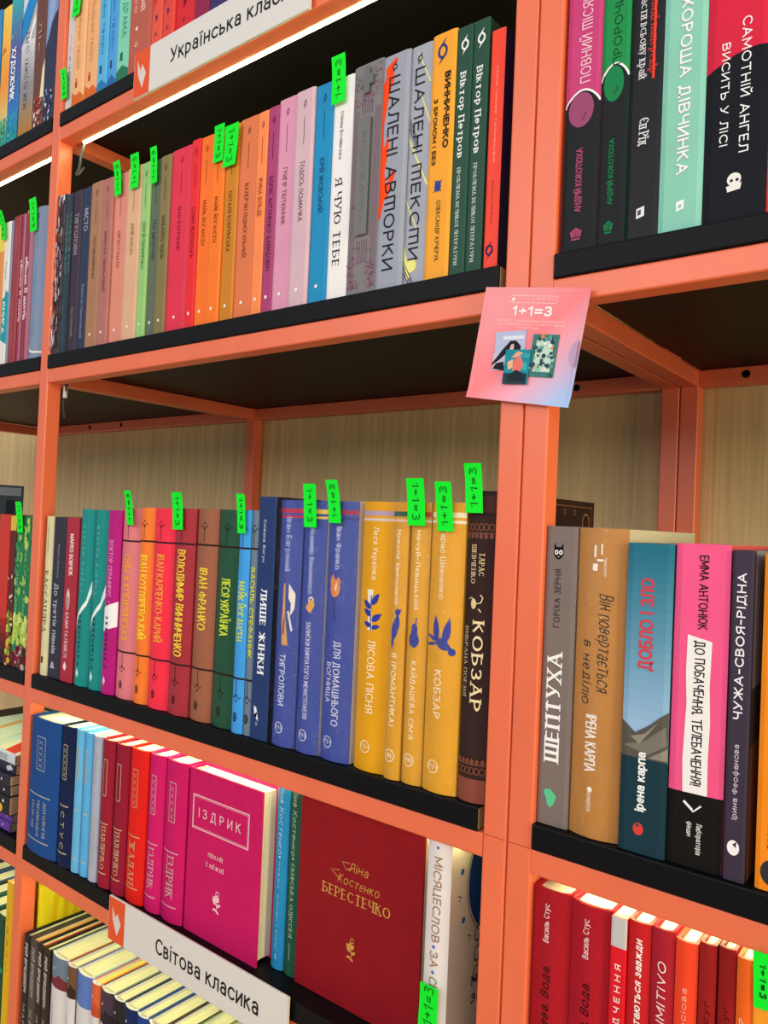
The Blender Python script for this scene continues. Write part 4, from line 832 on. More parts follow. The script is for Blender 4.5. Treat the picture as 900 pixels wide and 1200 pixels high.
book('G3', 'soft', '#1a3a46', 'blue and dark teal book with red title over a mountain', G8, D(BANDS(.30, 1, '#a9c6e8', '#246f86', 22), PL([(0, .30), (1, .30), (1, .465), (.86, .45), (.60, .415), (.30, .385), (.14, .405), (0, .42)], '#57544a'), PL([(.05, .34), (.5, .36), (.96, .42), (.98, .36), (.6, .32), (.3, .33)], '#77746a'), PL([(.2, .37), (.5, .385), (.8, .43), (.6, .39), (.4, .35)], '#8c887c'), PL([(.6, .31), (1, .35), (1, .31)], '#8a8678'), RC(0, 1, 0, .305, '#173642'),
    TX('ДОБЛО І ЗЛО', '#d2424e', .588, .888, .46, .30, 'u', 'cond', .015), TX('ірена карпа', '#f0f4f2', .135, .325, .45, .20, 'u', 'cond', .02), DS(.44, .078, .0034, '#d84038', .0040), PL([(.38, .085), (.46, .085), (.42, .10)], '#1d424e')), depth=.14)
book('G4', 'soft', '#f2588c', 'hot pink and black book with a torn white strip', G8, D(RC(0, 1, 0, .228, '#131210'), PL([(.27, .228), (.72, .228), (.71, .34), (.73, .45), (.70, .56), (.72, .70), (.27, .716), (.26, .60), (.29, .50), (.27, .42), (.25, .33)], '#f0eeec'), TX('ЕММА АНТОНЮК', '#241820', .735, .965, .53, .17, 'd', 'hand', .015), TX('ДО ПОБАЧЕННЯ, ТЕЛЕБАЧЕННЯ!', '#17141a', .252, .70, .50, .19, 'd', 'hand', .015), LN([(.30, .20), (.48, .173), (.62, .195)], .0011, '#f2f2f0'), LN([(.30, .20), (.46, .178)], .0016, '#f2f2f0'), TX('Лабораторія', '#e8e8e4', .045, .14, .60, .10, 'd', 'hand'), TX('фікшн', '#e8e8e4', .095, .14, .42, .09, 'd', 'hand')), depth=.14, rc='#d8545c')
book('G5', 'soft', '#3a2f42', 'dark purple book with a white upward title and a photo cover side', G8, D(TX('ЧУЖА-СВОЯ-РІДНА', '#f2f0f4', .487, .93, .46, .42, 'u', 'sans', .015), TX('Ірина Феофанова', '#d2cad8', .185, .41, .45, .26, 'u'), DS(.46, .10, .0035, '#f2f0f2', .0046), PL([(.42, .11), (.62, .12), (.58, .10)], '#44374c')), rdeco=D(RC(0, 1, .55, 1, '#8d9098'), RC(0, 1, .0, .55, '#8a5c3c'), PL([(0, .4), (1, .5), (1, .62), (0, .58)], '#4c4640')), depth=.14)
book('G6', 'soft', '#f48c18', 'bright orange book cut by the right picture edge', G8, D(TX('БОГДАН', '#3c2c1c', .125, .225, .38, .16, 'u', 'sans', .03), DS(.42, .055, .0062, '#33303a', .0075)), depth=.14)

# ------------------------------------------------------------------ fourth shelf, middle bay: cloth pocket hardbacks
G9 = 'cloth hardbacks on the fourth shelf of the middle bay'
SV = '$d4cfc0'
def pocket(key, cover, lines, label, ink=SV, frame=(.62, .87), y1=.43, fill=True, wide=.36, names=None):
    w = GEO[key][1]-GEO[key][0]; a0, a1 = (.30, .62) if w < .05 else (.30, .60)
    ops = [FR(a0, a1, frame[0], frame[1], .0009, ink), RC(.06, .80, y1, y1+.008, ink), RC(.06, .80, .095, .103, ink)]
    if fill: 
        for i in range(5): ops.append(LN([(a0+.08, frame[0]+.02+i*.043), (a1-.08, frame[0]+.05+i*.043)], .0006, ink)); ops.append(LN([(a1-.08, frame[0]+.02+i*.043), (a0+.08, frame[0]+.05+i*.043)], .0006, ink))
    for (t, a, cap, b0, b1, kd) in lines: ops.append(TX(t, ink, b0, b1, a, cap, 'd', kd))
    book(key, 'round', cover, label, G9, D(*ops), depth=.118)
pocket('D1', '#16498c', [('АНТОЛОГІЯ', .66, .085, .14, .40, 'serif'), ('УКРАЇНСЬКОЇ', .46, .085, .135, .40, 'serif'), ('ПОЕЗІЇ', .26, .085, .18, .38, 'serif')], 'very thick royal blue hardback with silver bands, against the left post')
pocket('D2', '#0c1c44', [('СТУС', .5, .24, .13, .395, 'wide')], 'midnight navy hardback with a gold frame, right of the very thick blue one', ink='$e0d2a4')
pocket('D3', '#66b4e0', [], 'light blue narrow hardback, right of the midnight navy one', ink='$e2dcb4', frame=(.64, .88))
pocket('D4', '#5aaee2', [], 'light blue narrow hardback, left of the lilac grey one', ink='$e2dcb4', frame=(.64, .88))
pocket('D5', '#a8aec2', [('АНТОНИЧ', .5, .42, .12, .45, 'serif')], 'narrow lilac grey hardback between light blue and maroon ones', ink='$dedccf', frame=(.66, .90))
pocket('D6', '#98152c', [('ПАВЛИЧКО', .52, .34, .125, .415, 'serif')], 'maroon hardback with an empty silver frame, right of the lilac grey one', fill=False, ink='$e4c8a0')
pocket('D7', '#921230', [('ПАВЛИЧКО', .52, .34, .125, .415, 'serif')], 'maroon hardback with an empty silver frame, left of the scarlet one', fill=False, ink='$e4c8a0')
pocket('D8', '#e01c14', [('ЖАДАН', .45, .34, .12, .40, 'serif')], 'scarlet hardback with pale gold lettering', ink='$f0b48c')
pocket('D9', '#cf1468', [('ІЗДРИК', .5, .34, .15, .41, 'serif')], 'magenta pink cloth hardback right of the scarlet one', ink='$f0bcc8')
pocket('D10', '#c81064', [('ІЗДРИК', .5, .32, .15, .41, 'serif')], 'magenta pink cloth hardback beside the pink one shown face-out', ink='$f0bcc8')
def rose(a, b, s, c):
    return D(LF(a, b+.012*s, .0072*s, .0030*s, 95, c), LF(a-.005, b+.012*s, .0068*s, .0022*s, 135, c), LF(a+.005, b+.012*s, .0068*s, .0022*s, 55, c), RG(a+.012, b+.062*s, .0026*s, .0008*s, c), LN([(a, b+.02*s), (a+.012, b-.02*s), (a-.005, b-.045*s)], .0009*s, c),
             LF(a+.004, b-.004*s, .0072*s, .0016*s, 150, c), LF(a+.008, b-.014*s, .0070*s, .0016*s, 30, c), LF(a, b-.03*s, .0055*s, .0013*s, 200, c), LF(a, b-.036*s, .0055*s, .0013*s, -30, c))
PK = '#f2c4cc'
X10 = GEO['D10'][1]+.0004
book(None, 'round', '#c8125f', 'magenta pink hardback shown face-out with a framed title', G9, None, rdeco=D(FR(.055, .845, .64, .848, .0011, PK), FR(.07, .83, .652, .836, .0004, PK), HT('ІЗДРИК', PK, .145, .735, .745, .058, 'wide'), HT('лінзй', PK, .30, .51, .518, .030, 'serif'), HT('і ніжні', PK, .29, .53, .455, .030, 'serif'), rose(.45, .245, 1.0, PK)),
    depth=-.2650-X10, geo=(0, .0235, .165, 0, 0), loc=(X10, .0100+.01175, -.2104+ZO), rz=-math.pi/2)
BG9 = 'upright books at the right end of the fourth shelf'
book('D12', 'round', '#2288bc', 'blue slim hardback with pale script, right of the face-out pink one', BG9, D(TX('Ліна Костенко', '#b8dcec', .60, .97, .5, .34, 'd', 'script'), TX('поезія, роман і вірші', '#9accd8', .10, .56, .5, .18, 'd'), DS(.5, .585, .001, '#e0f0f4'), LN([(.5, .05), (.5, .08)], .0008, '#cfe6ee')), depth=.125)
book('D13', 'round', '#1f5440', 'dark green slim hardback, left of the face-out crimson one', BG9, D(TX('Ліна Костенко', '#b8c8a8', .62, .97, .5, .32, 'd', 'script'), TX('СКІФСЬКА ОДІССЕЯ', '#b2c2a4', .20, .58, .5, .26, 'd', 'serif'), DS(.5, .605, .001, '#c8d4b4'), LN([(.5, .08), (.5, .17)], .0006, '#a8b89c')), depth=.125)
GD = '$e6b45c'
book(None, 'hard', '#8c0c18', 'large crimson hardback shown face-out with gold lettering', BG9, None, rdeco=D(HT('Ліна', GD, .42, .575, .685, .042, 'script', .004), HT('Костенко', GD, .33, .67, .612, .044, 'script', .004), HT('БЕРЕСТЕЧКО', GD, .20, .765, .540, .052, 'serif'), LN([(.42, .70), (.36, .695), (.40, .665), (.46, .685)], .0008, GD), LN([(.34, .65), (.27, .64), (.35, .605)], .0008, GD), rose(.46, .285, .85, GD)),
    depth=.140, geo=(0, .0165, .1795, 0, 0), loc=(-.2252, .0205+.00825, -.2104+ZO), rz=-math.pi/2)
def zodiac(f):
    f.disc(.62, .77, .052, INK('#16427c'), .052, 36); f.ring(.62, .77, .0545, .0008, INK('#15181c'), None, 40)
    for i in range(12):
        a = math.radians(150+i*18); p = (.62+.064*math.cos(a)/f.W, .77+.064*math.sin(a)/f.H)
        if i % 2: f.disc(p[0], p[1], .0026, INK('#2a5c9c'))
        else: f.line([(p[0]-.03, p[1]+.012), (p[0]+.01, p[1]), (p[0]-.02, p[1]-.014)], .0010, INK('#1c1c1c'))
    for i in range(7): f.ring(.34+.05*(i % 3), .52-.03*i, .0055, .0011, INK('#1c1a18'), .0065, 14)
    f.disc(.62, .44, .020, INK('#221e1c'), .026)
    f.htext('МІСЯЦЕСЛОВ', INK('#1c1a18'), .28, .95, .315, .045, 'hand', .01); f.htext('ЗА', INK('#1c1a18'), .28, .42, .235, .04, 'hand', .01)
BR = '#a4866c'
book('D15', 'round', '#e6e0dc', 'white book with brown hand lettering and a zodiac cover, last before the double post', BG9, D(TX('МІСЯЦЕСЛОВ', BR, .555, .925, .52, .34, 'd', 'hand', .012), DS(.5, .965, .0012, '#3a62b4'), DS(.48, .535, .0014, '#4a72b8'), TX('ЗА', BR, .445, .515, .5, .34, 'd', 'hand', .012), DS(.48, .425, .0014, '#4a72b8'), TX('СКОВОРОДОЮ', BR, .06, .405, .5, .34, 'd', 'hand', .012)), rdeco=zodiac, depth=.13, rc='#d9d0b4', kind='soft')

# ------------------------------------------------------------------ fourth shelf, right bay
G10 = 'red books on the fourth shelf of the right bay'
book('H1', 'round', '#a61020', 'dark red hardback with a white name, next to the double post', G10, D(TX('Василь Стус', '#f2dcdc', .79, .945, .42, .15, 'u', 'sans', .01), TX('Дерева. Вода.', '#3a0a10', .36, .70, .44, .22, 'u', 'ital', .01)), depth=.115)
book('H2', 'round', '#aa1122', 'dark red hardback with a white name, second from the double post', G10, D(TX('Василь Стус', '#f2dcdc', .79, .945, .42, .15, 'u', 'sans', .01), TX('Дерева. Вода.', '#3a0a10', .36, .70, .44, .22, 'u', 'ital', .01)), depth=.115)
book('H3', 'soft', '#da1426', 'red paperback with a silver grey top and white spaced capitals', G10, D(RC(0, 1, .885, 1, '#c2c0be'), TX('СВІДЧЕННЯ', '#f4dcdc', .48, .82, .5, .38, 'u', 'wide', .02)), depth=.115)
book('H4', 'round', '#c01a20', 'red hardback with white slanted lettering', G10, D(TX('повертаються завжди', '#f6e6e2', .50, .935, .5, .32, 'u', 'ital', .03)), depth=.115, kind='soft')
book('H5', 'round', '#a81a2a', 'dark red hardback with thin white slanted capitals', G10, D(TX('PRIMITIVO', '#f4dede', .58, .88, .5, .36, 'u', 'ital')), depth=.115)
book('H6', 'round', '#ee4424', 'orange red hardback with faint pale lettering', G10, D(TX('Аліса Гросіова', '#f6b09c', .48, .83, .46, .26, 'u')), depth=.115, kind='soft')
book('H7', 'round', '#961618', 'narrow dark red hardback right of the orange red one', G10, D(TX('Білий Тесуг', '#4c0a0c', .5, .80, .5, .34, 'u')), depth=.115, kind='soft')
book('H8', 'round', '#8c1014', 'narrow dark red hardback left of the orange one', G10, D(TX('Білий Тесуг', '#46080a', .5, .80, .5, .34, 'u')), depth=.115, kind='soft')
book('H9', 'round', '#e8621c', 'orange hardback with white script lettering', G10, D(TX('кохаємо?', '#fbe8d4', .48, .79, .42, .36, 'u', 'script', .01)), depth=.115, kind='soft')
book('H10', 'soft', '#f29a28', 'amber paperback under a bright green note at the right picture edge', G10, D(TX('поезії', '#fbe6c4', .3, .6, .5, .3, 'u', 'script')), depth=.115)

# ------------------------------------------------------------------ fourth shelf, left bay: a stack of lying books
G11 = 'books lying in a stack on the fourth shelf of the left bay'
st = [('#56388c', .0125, .0000, '#8a7c66', 'purple book lying at the bottom of the stack', D(RC(.62, .985, .12, .88, '#6a3e9c'), DS(.9, .5, .0014, '#d8c8e8'))),
      ('#573a90', .0110, .0015, '#8a7c66', 'purple book lying second from the bottom of the stack', D(RC(.62, .985, .12, .88, '#67399a'), DS(.93, .6, .0012, '#d8c8e8'))),
      ('#1c1a1e', .0240, -.0050, '#a8927a', 'thick black book with yellow and white dots in the stack', D(DS(.90, .30, .0052, '#e0b83c'), DS(.93, .72, .0022, '#e8e4e0'))),
      ('#1c1c24', .0140, -.0035, '#b09a7c', 'black book lying above the thick dotted one', D(DS(.93, .5, .0018, '#d8d6d8'))),
      ('#262634', .0130, -.0050, '#b09a7c', 'black book lying in the middle of the stack', D(DS(.90, .5, .0018, '#d8d6d8'), RC(.80, .86, .2, .8, '#4c5068'))),
      ('#2a2c3c', .0130, .0020, '#b89c7c', 'dark blue black book lying under the white one', D(PL([(.90, .2), (.97, .5), (.94, .9), (.88, .6)], '#c8ccd8'))),
      ('#cfd6de', .0125, .0020, '#b89470', 'white book with a colourful cover on top of the stack', D(*[RC(.80+.018*i, .805+.018*i, .2, .85, '#3c4250') for i in range(6)]))]
zc = -.2104
def lying(f): f.text
for i, (cv, tk, yy, pg, lab, dc) in enumerate(st):
    hh = .205; tk -= .0002
    # the spine's print runs along the length, so across and along swap
    def dd(f, dc=dc):
        g = Face(f.mb, lambda a, b, e, f=f: f.fn(1-b, a, e), f.H, f.W); dc(g)
    ld = None
    if i == len(st)-1:
        ld = D(RC(0, 1, 0, 1, '#c9d8c4'), PL([(.0, .55), (1, .7), (1, 1), (.0, 1)], '#e4dcc0'), PL([(.2, .7), (.5, .62), (1, .82), (1, .95)], '#d8402c'), PL([(.5, .9), (.7, .86), (1, .99), (.6, 1)], '#e46a3c'), PL([(.05, .3), (.6, .5), (.9, .6), (.2, .45)], '#a8c8b0'), PL([(.1, .1), (.9, .3), (.9, .36), (.1, .18)], '#d8a870'))
    book(None, 'soft', cv, lab, G11, dd, ldeco=ld, depth=.15, pages=pg, geo=(0, tk, hh, 0, 0), loc=(-.7285+(i % 3)*.001-hh, .0045+yy, zc+tk/2+ZO), tilt=(0, math.pi/2, 0))
    zc += tk+.0002

# ------------------------------------------------------------------ fifth shelf: small hardbacks seen from above
G12 = 'small hardbacks on the fifth shelf of the middle bay'
EX = [-.6765, -.6612, -.6436, -.6290, -.6145, -.5779, -.5581, -.5247, -.508, -.4817, -.4614, -.4377, -.4186, -.395, -.372, -.347, -.322]
EB = -.5245
def blk(t, c='#e8e4e0'): return D(TX('РЕЙ БРЕДБЕРІ', c, .66, .955, .5, .40, 'd', 'ital', .01), TX(t, '#a8a49c', .15, .58, .5, .38, 'd', 'sans'))
def ill(top, mark, dark): return D(BANDS(.82, 1, top, top, 2), PL([(0, .82), (1, .82), (1, .87), (.6, .90), (.3, .86), (0, .88)], dark), DS(.32, .925, .0014, mark), LN([(.3, .35), (.3, .72)], .0007, '#6a6a6e'))
EL = [('#232021', '#232021', None, blk('МАРСІАНСЬКІ'), 'black hardback with white slanted capitals, leftmost on the bottom shelf', '#efe8b8'),
      ('#4c4440', '#4c4440', '#f0962c', blk('ХРОНІКИ', '#b8b2ac'), 'dark grey hardback with an orange back cover, second on the bottom shelf', '#e8c890'),
      ('#2a2220', '#2a2220', '#ee4c20', blk('451° ПО'), 'black brown hardback with a red orange back cover, third on the bottom shelf', '#efe8b8'),
      ('#332622', '#332622', '#332622', blk('КУЛЬБАБОВЕ'), 'dark brown hardback with white slanted capitals, fourth on the bottom shelf', '#efe8b8'),
      ('#d8d6d6', '#6d8090', '#c86a48', ill('#6d8090', '#dfe4e8', '#7a3038'), 'white book with a slate blue and wine red head, bottom shelf', '#efe8b8'),
      ('#d8d6d6', '#70503a', '#8a7058', ill('#70503a', '#e8d8c0', '#3c2a20'), 'narrow white book with a brown head, bottom shelf', '#efe8b8'),
      ('#d8d6d6', '#5c7cc0', '#84b0d0', ill('#5c7cc0', '#1c2c5c', '#5c7cc0'), 'white book with a cornflower blue head, bottom shelf', '#efe8b8'),
      ('#d8d6d6', '#da6238', '#f08a3c', ill('#da6238', '#f0d8c8', '#c0502c'), 'narrow white book with an orange head, bottom shelf', '#f4e070'),
      ('#d8d6d6', '#4a3848', '#8a9c90', ill('#4a3848', '#e8e4ea', '#2e2430'), 'white book with a dark plum head, bottom shelf', '#efe8b8'),
      ('#d8d6d6', '#2c282c', '#44584c', ill('#2c282c', '#f0eeec', '#1c181c'), 'white book with a near-black head, bottom shelf', '#efe8b8'),
      ('#d8d6d6', '#1a2a58', '#3c5488', ill('#1a2a58', '#e8ecf4', '#101c40'), 'white book with a navy head, bottom shelf', '#efe8b8'),
      ('#d8d6d6', '#1f4290', '#2c50a0', ill('#1f4290', '#e8ecf4', '#1a3880'), 'white book with a royal blue head, bottom shelf', '#efe8b8'),
      ('#d8d6d6', '#3c4c60', '#4c4440', ill('#3c4c60', '#e8ecf4', '#2c3848'), 'book with a blue grey cover whose top edge shows under the lower white sign', '#efe8b8'),
      ('#d8d6d6', '#4c4440', '#3c3830', ill('#4c4440', '#e8ecf4', '#2c2824'), 'book with a brown grey cover whose top edge shows under the lower white sign', '#efe8b8'),
      ('#d8d6d6', '#7a8c50', '#7a8c50', ill('#7a8c50', '#e8ecf4', '#5a6c38'), 'book with an olive cover whose top edge shows under the lower white sign', '#efe8b8'),
      ('#d8d6d6', '#b09a70', '#b09a70', ill('#b09a70', '#e8ecf4', '#8c7850'), 'book with a sand cover, rightmost top edge under the lower white sign', '#efe8b8')]
for i, (cv, lcv, rcv, dc, lab, pg) in enumerate(EL):
    book(None, 'hard' if i < 4 else 'round', cv, lab, G12, dc, depth=.130, pages=pg, lc=lcv, rc=rcv, geo=(EX[i], EX[i+1]-.0005, .2035 if i != 6 else .204, .003, EB), kind='soft', th=.0024)
book(None, 'hard', '#e4d020', 'thin tall yellow book pushed back against the left post of the bottom shelf', G12, None, depth=.13, geo=(-.6825, -.6772, .264, .022, EB), kind='soft', rdeco=D(*[PL([(.08+.12*i, .55+.05*(i % 3)), (.16+.12*i, .78), (.20+.12*i, .98), (.12+.12*i, .9)], '#dcb814') for i in range(7)]))
G13 = 'books on the fifth shelf of the left bay'
EY = [('#2a2a30', 'black book farthest left on the bottom shelf of the left bay'), ('#e6e4da', 'white book on the bottom shelf of the left bay'), ('#2c62b0', 'blue book on the bottom shelf of the left bay'), ('#303038', 'charcoal book in the middle of the bottom left shelf'),
      ('#3a5a80', 'steel blue book on the bottom left shelf'), ('#34343a', 'dark grey book near the green ones on the bottom left shelf'), ('#1e6c4c', 'emerald green book on the bottom left shelf'), ('#154a38', 'dark green book left of the yellow one on the bottom left shelf')]
for i, (cv, lab) in enumerate(EY):
    x = -1.010+i*.0352
    book(None, 'hard', cv, lab, G13, SPECK(.1, .8, ['#2f8c60', '#0f3c2c'], 12, .004, 50+i) if i > 5 else None, depth=.135, pages='#efe8b8', geo=(x, x+.0348, .203, .003, EB), kind='soft', th=.004)
book(None, 'hard', '#e0b418', 'tall yellow book with a blue cover side, against the left post on the bottom shelf', G13, D(TX('Казки', '#b08a14', .55, .85, .5, .35)), depth=.135, lc='#2a6aa4', geo=(-.7268, -.7095, .254, .003, EB), kind='soft', pages='#f0ecc0')

# ------------------------------------------------------------------ signs
def sign(loc, w, h, label, text, a0, a1, cap, tb):
    o = thing('shelf_sign', loc, 0, label, 'sign')
    m = MB(); m.bar('x', 0, w, 0, .0032, 0, h, .0008, mat('#dcdad4', 'plastic'), 2)
    f = Face(m, lambda a, b, e: (a*w, -e, b*h), w, h)
    f.rect(.002, .108, .01, .99, INK('#e4572e'), 2)
    f.poly([(.034, .43), (.058, .68), (.084, .46), (.060, .17)], INK('#d9d3cc')); f.poly([(.024, .80), (.046, .57), (.034, .45), (.030, .47)], INK('#d9d3cc'))
    f.htext(text, INK('#1b1b20'), a0, a1, tb, cap, 'sans', .012)
    m.build('panel', o); 
    c = MB(); c.box(.06, .09, .0034, .0048, .002, h*.45, mat('#9a9a98', 'plastic')); c.box(w-.09, w-.06, .0034, .0048, .002, h*.45, mat('#9a9a98', 'plastic')); c.build('mounting_tape', o)
    return o
sign((-.5125, -.0062, .6868+ZO), .278, .0535, 'long white shelf sign with a red book emblem above the upper light strip', 'Українська класика', .245, .985, .30, .53)
sign((-.4790, -.0080, -.2515+ZO), .275, .0465, 'long white shelf sign with a red book emblem below the cloth hardbacks', 'Світова класика', .310, .870, .345, .50)

# ------------------------------------------------------------------ the promotion card
def card():
    w, h = .0862, .084; o = thing('promotion_card', (.00185, -.0035, .3481+ZO), 0, 'square pink and blue promotion card taped over the double post', 'card'); o.rotation_euler = (0, math.radians(9.2), 0)
    M = bpy.data.materials.new('card_print'); M.use_nodes = True; nt = M.node_tree; N = nt.nodes.new; L = nt.links.new; bs = nt.nodes['Principled BSDF']
    bs.inputs['Roughness'].default_value = .35
    tc = N('ShaderNodeTexCoord'); sp = N('ShaderNodeSeparateXYZ'); L(tc.outputs['Object'], sp.inputs[0])
    m1 = N('ShaderNodeMath'); m1.operation = 'MULTIPLY_ADD'; L(sp.outputs[0], m1.inputs[0]); m1.inputs[1].default_value = 8.0; m1.inputs[2].default_value = .42
    m2 = N('ShaderNodeMath'); m2.operation = 'MULTIPLY_ADD'; L(sp.outputs[2], m2.inputs[0]); m2.inputs[1].default_value = -8.0; L(m1.outputs[0], m2.inputs[2])
    rp = N('ShaderNodeValToRGB'); L(m2.outputs[0], rp.inputs[0]); e = rp.color_ramp.elements
    e[0].position = .05; e[0].color = lin('#f08a90'); e[1].position = 1.0; e[1].color = lin('#9cc0ee')
    q = e.new(.42); q.color = lin('#f4737a'); q = e.new(.68); q.color = lin('#eca0b4'); 
    L(rp.outputs[0], bs.inputs['Base Color'])
    m = MB(); nx = 10
    def P(a, b, e, w=w, h=h): 
        x = (a-.5)*w; z = (b-.5)*h; y = -.0016*max(0, (.13-b)/.13)**2 - .0010*max(0, (a-.9)/.1)**2
        return (x, y-e, z)
    pts = [P(i/nx, j/nx, 0) for j in range(nx+1) for i in range(nx+1)]; bk = [P(i/nx, j/nx, -.0003) for j in range(nx+1) for i in range(nx+1)]; n1 = nx+1
    m.add(pts, [(j*n1+i, j*n1+i+1, (j+1)*n1+i+1, (j+1)*n1+i) for j in range(nx) for i in range(nx)], M, True)
    m.add(bk, [((j+1)*n1+i, (j+1)*n1+i+1, j*n1+i+1, j*n1+i) for j in range(nx) for i in range(nx)], mat('#e8e4e4', 'paper'), True)
    f = Face(m, P, w, h); WT = INK('#fdf4f2')
    f.frame(.035, .965, .035, .965, .0003, INK('#f6b4b8'))
    def pill(a0, a1, b0, b1, c):
        r = (b1-b0)/2; f.line([(a0, b0), (a1, b0)], .0004, c); f.line([(a0, b1), (a1, b1)], .0004, c)
        f.line([(a1+r*math.sin(t*.314), b0+r-r*math.cos(t*.314)) for t in range(11)], .0004, c); f.line([(a0-r*math.sin(t*.314), b0+r-r*math.cos(t*.314)) for t in range(11)], .0004, c)
    pill(.29, .69, .865, .925, INK('#fadcdc')); f.disc(.30, .895, .0013, WT); f.htext('КНИГАРНЯ', INK('#f8c4c4'), .335, .45, .895, .02); f.line([(.49, .875), (.49, .915)], .0003, INK('#fadcdc')); f.htext('15.10–31.10', INK('#fae0e0'), .52, .70, .897, .024, 'sans', .01)
    f.htext('1+1=3', WT, .31, .685, .795, .085, 'sans', .035)
    f.htext('КУПУЙТЕ 2 КНИГИ РІЗНИХ ВИДАВНИЦТВ', INK('#fbe2e0'), .185, .825, .705, .018, 'sans', .01); f.htext('ТА ОТРИМАЙТЕ ТРЕТЮ – СТАРОГО ЛЕВА В', INK('#fbe2e0'), .19, .82, .675, .018, 'sans', .01); f.htext('ПОДАРУНОК!', INK('#fbe2e0'), .39, .59, .645, .018, 'sans', .01)
    def rot(pts, cx, cy, t): c, s = math.cos(t), math.sin(t); return [(cx+(a-cx)*c-(b-cy)*s, cy+(a-cx)*s+(b-cy)*c) for a, b in pts]
    def cov(a0, a1, b0, b1, t, c): f.poly(rot([(a0, b0), (a1, b0), (a1, b1), (a0, b1)], (a0+a1)/2, (b0+b1)/2, t), INK(c))
    t1 = .10
    cov(.205, .50, .275, .615, t1, '#b4c0e0'); cov(.205, .50, .28, .42, t1, '#c8c6d4'); cov(.27, .47, .545, .575, t1, '#dfe4f2')
    f.poly([(.40, .535), (.345, .53), (.29, .46), (.235, .375), (.20, .325), (.20, .30), (.27, .36), (.33, .42), (.35, .38), (.40, .37), (.455, .40), (.455, .49)], INK('#1e1c26')); f.poly([(.215, .275), (.24, .325), (.31, .345), (.33, .29), (.34, .265)], INK('#1e1c26'))
    f.poly([(.36, .50), (.385, .505), (.39, .46), (.365, .43), (.35, .46)], INK('#d8b8b8')); 
    cov(.56, .80, .235, .60, .02, '#3f7c78'); cov(.60, .76, .28, .55, .02, '#c8e0d0')
    q = random.Random(2)
    for _ in range(46): f.disc(q.uniform(.575, .785), q.uniform(.25, .59), q.uniform(.0006, .0018), INK(q.choice(['#2c5a58', '#d88a48', '#57a89c', '#e8ece0', '#27405c', '#8cc8b4'])), None, 8)
    f.poly([(.665, .33), (.69, .33), (.69, .39), (.665, .39)], INK('#2c4c54'))
    cov(.335, .575, .155, .455, .06, '#1c8c9c'); cov(.34, .57, .155, .25, .06, '#27404c'); f.poly([(.42, .27), (.50, .27), (.52, .33), (.47, .41), (.42, .36)], INK('#e8786c')); f.poly([(.39, .38), (.44, .44), (.50, .43), (.44, .39)], INK('#f0a884')); f.htext('КАЗКИ', INK('#5cd0e0'), .46, .56, .41, .035); f.poly([(.36, .34), (.41, .37), (.42, .30), (.38, .27)], INK('#f0b890')); f.poly([(.52, .36), (.56, .33), (.55, .27), (.51, .29)], INK('#2fb0b8')); f.poly([(.38, .22), (.46, .28), (.54, .25), (.56, .19), (.40, .17)], INK('#1c2c34'))
    f.poly([(.985, .56), (.955, .55), (.925, .51), (.915, .45), (.925, .39), (.955, .35), (.985, .34)], INK('#c4a4c4'))
    m.build('card_sheet', o)
    return o
card()

# ------------------------------------------------------------------ green sticky notes
NOTES = {
 'a_low': (-0.6802, -0.6766, 0.7423, 0.7812, 0.0139, 0.0005),
 'a_high': (-0.6529, -0.6590, 0.8433, 0.8860, 0.0187, 0.0005),
 'y_thin': (-0.8261, -0.8219, 0.5886, 0.6280, 0.0126, 0.0005),
 'y_blue': (-0.7424, -0.7379, 0.5835, 0.6280, 0.0183, 0.0005),
 'b8': (-0.5464, -0.5430, 0.5863, 0.6267, 0.0134, 0.0005),
 'b9': (-0.5105, -0.5106, 0.5867, 0.6263, 0.0162, 0.0005),
 'b11': (-0.4746, -0.4729, 0.5836, 0.6245, 0.0121, 0.0005),
 'b16': (-0.3605, -0.3632, 0.5792, 0.6166, 0.0157, 0.0005),
 'b17': (-0.3406, -0.3456, 0.5703, 0.6109, 0.0199, 0.0005),
 'b24': (-0.1989, -0.1984, 0.5899, 0.6328, 0.0162, 0.0005),
 'w3': (-0.7391, -0.7326, 0.1829, 0.2233, 0.0156, 0.0005),
 'c7': (-0.4902, -0.4838, 0.2011, 0.2393, 0.0123, -0.0010),
 'c10': (-0.4012, -0.3982, 0.1990, 0.2380, 0.0173, -0.0010),
 'c12': (-0.3015, -0.2989, 0.1989, 0.2370, 0.0117, -0.0010),
 'c17': (-0.2103, -0.2079, 0.2079, 0.2469, 0.0153, -0.0010),
 'c18': (-0.1835, -0.1783, 0.2126, 0.2503, 0.0140, -0.0010),
 'c21': (-0.0938, -0.0910, 0.2133, 0.2514, 0.0173, -0.0010),
 'c22': (-0.0667, -0.0631, 0.2098, 0.2486, 0.0152, -0.0010),
 'c23': (-0.0400, -0.0375, 0.2248, 0.2626, 0.0152, -0.0010),
 'd15': (-0.0631, -0.0646, -0.1771, -0.1424, 0.0170, 0.0040),
 'h10': (0.1721, 0.1731, -0.0614, -0.0286, 0.0104, -0.0015)
}
NG = mat('#0cf02e', 'neon'); NI = INK('#12361a')
HAND = [[(0, .72), (.22, 1), (.20, 0)], [(.42, .5), (.86, .52)], [(.64, .22), (.64, .80)], [(1.02, .72), (1.24, 1), (1.20, 0)], [(1.50, .62), (1.92, .64)], [(1.50, .34), (1.92, .36)], [(2.14, .92), (2.40, 1), (2.52, .80), (2.26, .54), (2.54, .36), (2.46, .06), (2.12, .04)]]
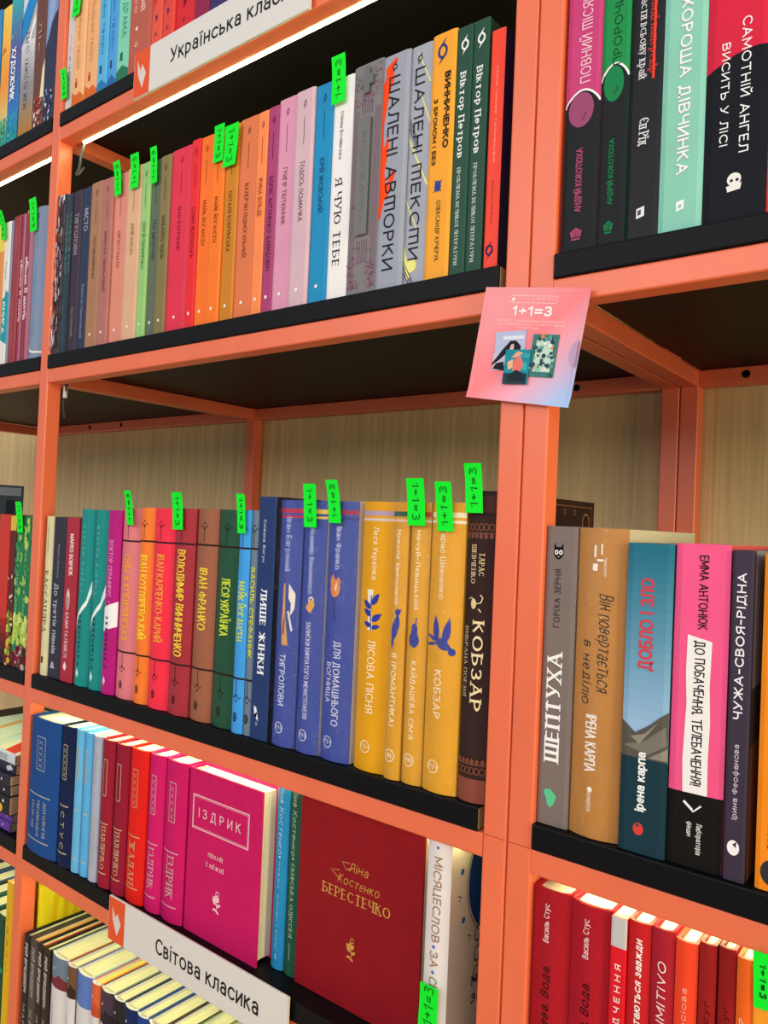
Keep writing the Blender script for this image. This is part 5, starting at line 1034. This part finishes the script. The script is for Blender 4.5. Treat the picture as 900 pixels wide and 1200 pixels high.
def note(key, label, d='d', b=(.12, .9), cap=.40, curl=.002):
    xt, xb, z0, z1, w, y = NOTES[key]; h = z1-z0
    o = thing('sticky_note', (xb, y, z0+ZO), 0, label, 'note', 'green notes stuck on the books')
    m = MB(); n = 12; rnd = random.Random(key); ph = rnd.uniform(0, 3)
    def P(a, t, e):
        cc = curl*max(0, (t-.35)/.65)**2
        return ((a-.5)*w+(xt-xb)*t, -.0009-cc-.0004*math.sin(ph+4*t)*t-e, t*h)
    for e, fl in ((0, 0), (-.0002, 1)):
        pts = [P(a, i/n, e) for i in range(n+1) for a in (0, 1)]
        F = [(2*i, 2*i+1, 2*i+3, 2*i+2) for i in range(n)]
        m.add(pts, [q[::-1] for q in F] if fl else F, NG, True)
    f = Face(m, P, w, h); S = (b[1]-b[0])/2.54
    for st in HAND:
        pp = []
        for x, yv in st:
            jx = rnd.uniform(-.03, .03); jy = rnd.uniform(-.05, .05)
            q = (x+jx)*S; r = (yv+jy-.5)*cap
            pp.append((.5+r, b[1]-q) if d == 'd' else (.5-r, b[0]+q))
        f.line(pp, .0009, NI)
    m.build('note_sheet', o)
note('a_low', 'green note stuck low on the pale grey book of the top shelf')
note('a_high', 'green note hanging on the peach book at the top picture edge')
note('y_thin', 'curled thin green note at the left picture edge on the second shelf', curl=.006)
note('y_blue', 'green note on the grey blue book left of the left post')
note('b8', 'green note on the salmon pink paperback', 'u')
note('b9', 'green note on the pale peach paperback', 'u')
note('b11', 'green note on the dark grey green paperback', 'u')
note('b16', 'green note on the orange paperback beside the ochre one')
note('b17', 'green note on the ochre paperback')
note('b24', 'green note on top of the white paperback', 'u')
note('w3', 'green note on the green fruit book left of the left post')
note('c7', 'crinkled green note on the dusty pink hardback', 'u')
note('c10', 'green note on the dark red banded hardback')
note('c12', 'green note between the dark green and narrow blue hardbacks')
note('c17', 'green note on the film-wrapped blue book with yellow stripes')
note('c18', 'green note on the thicker film-wrapped blue book', 'u')
note('c21', 'green note on the film-wrapped yellow book with the pear shape')
note('c22', 'green note on the wide film-wrapped yellow book', 'u')
note('c23', 'green note sticking up from the tall dark brown book', 'u')
note('d15', 'green note low on the white book with brown lettering', 'u', (.1, .95), .5)
note('h10', 'wide green note on the amber paperback at the right picture edge', 'd', (.2, .8), .3, .001)
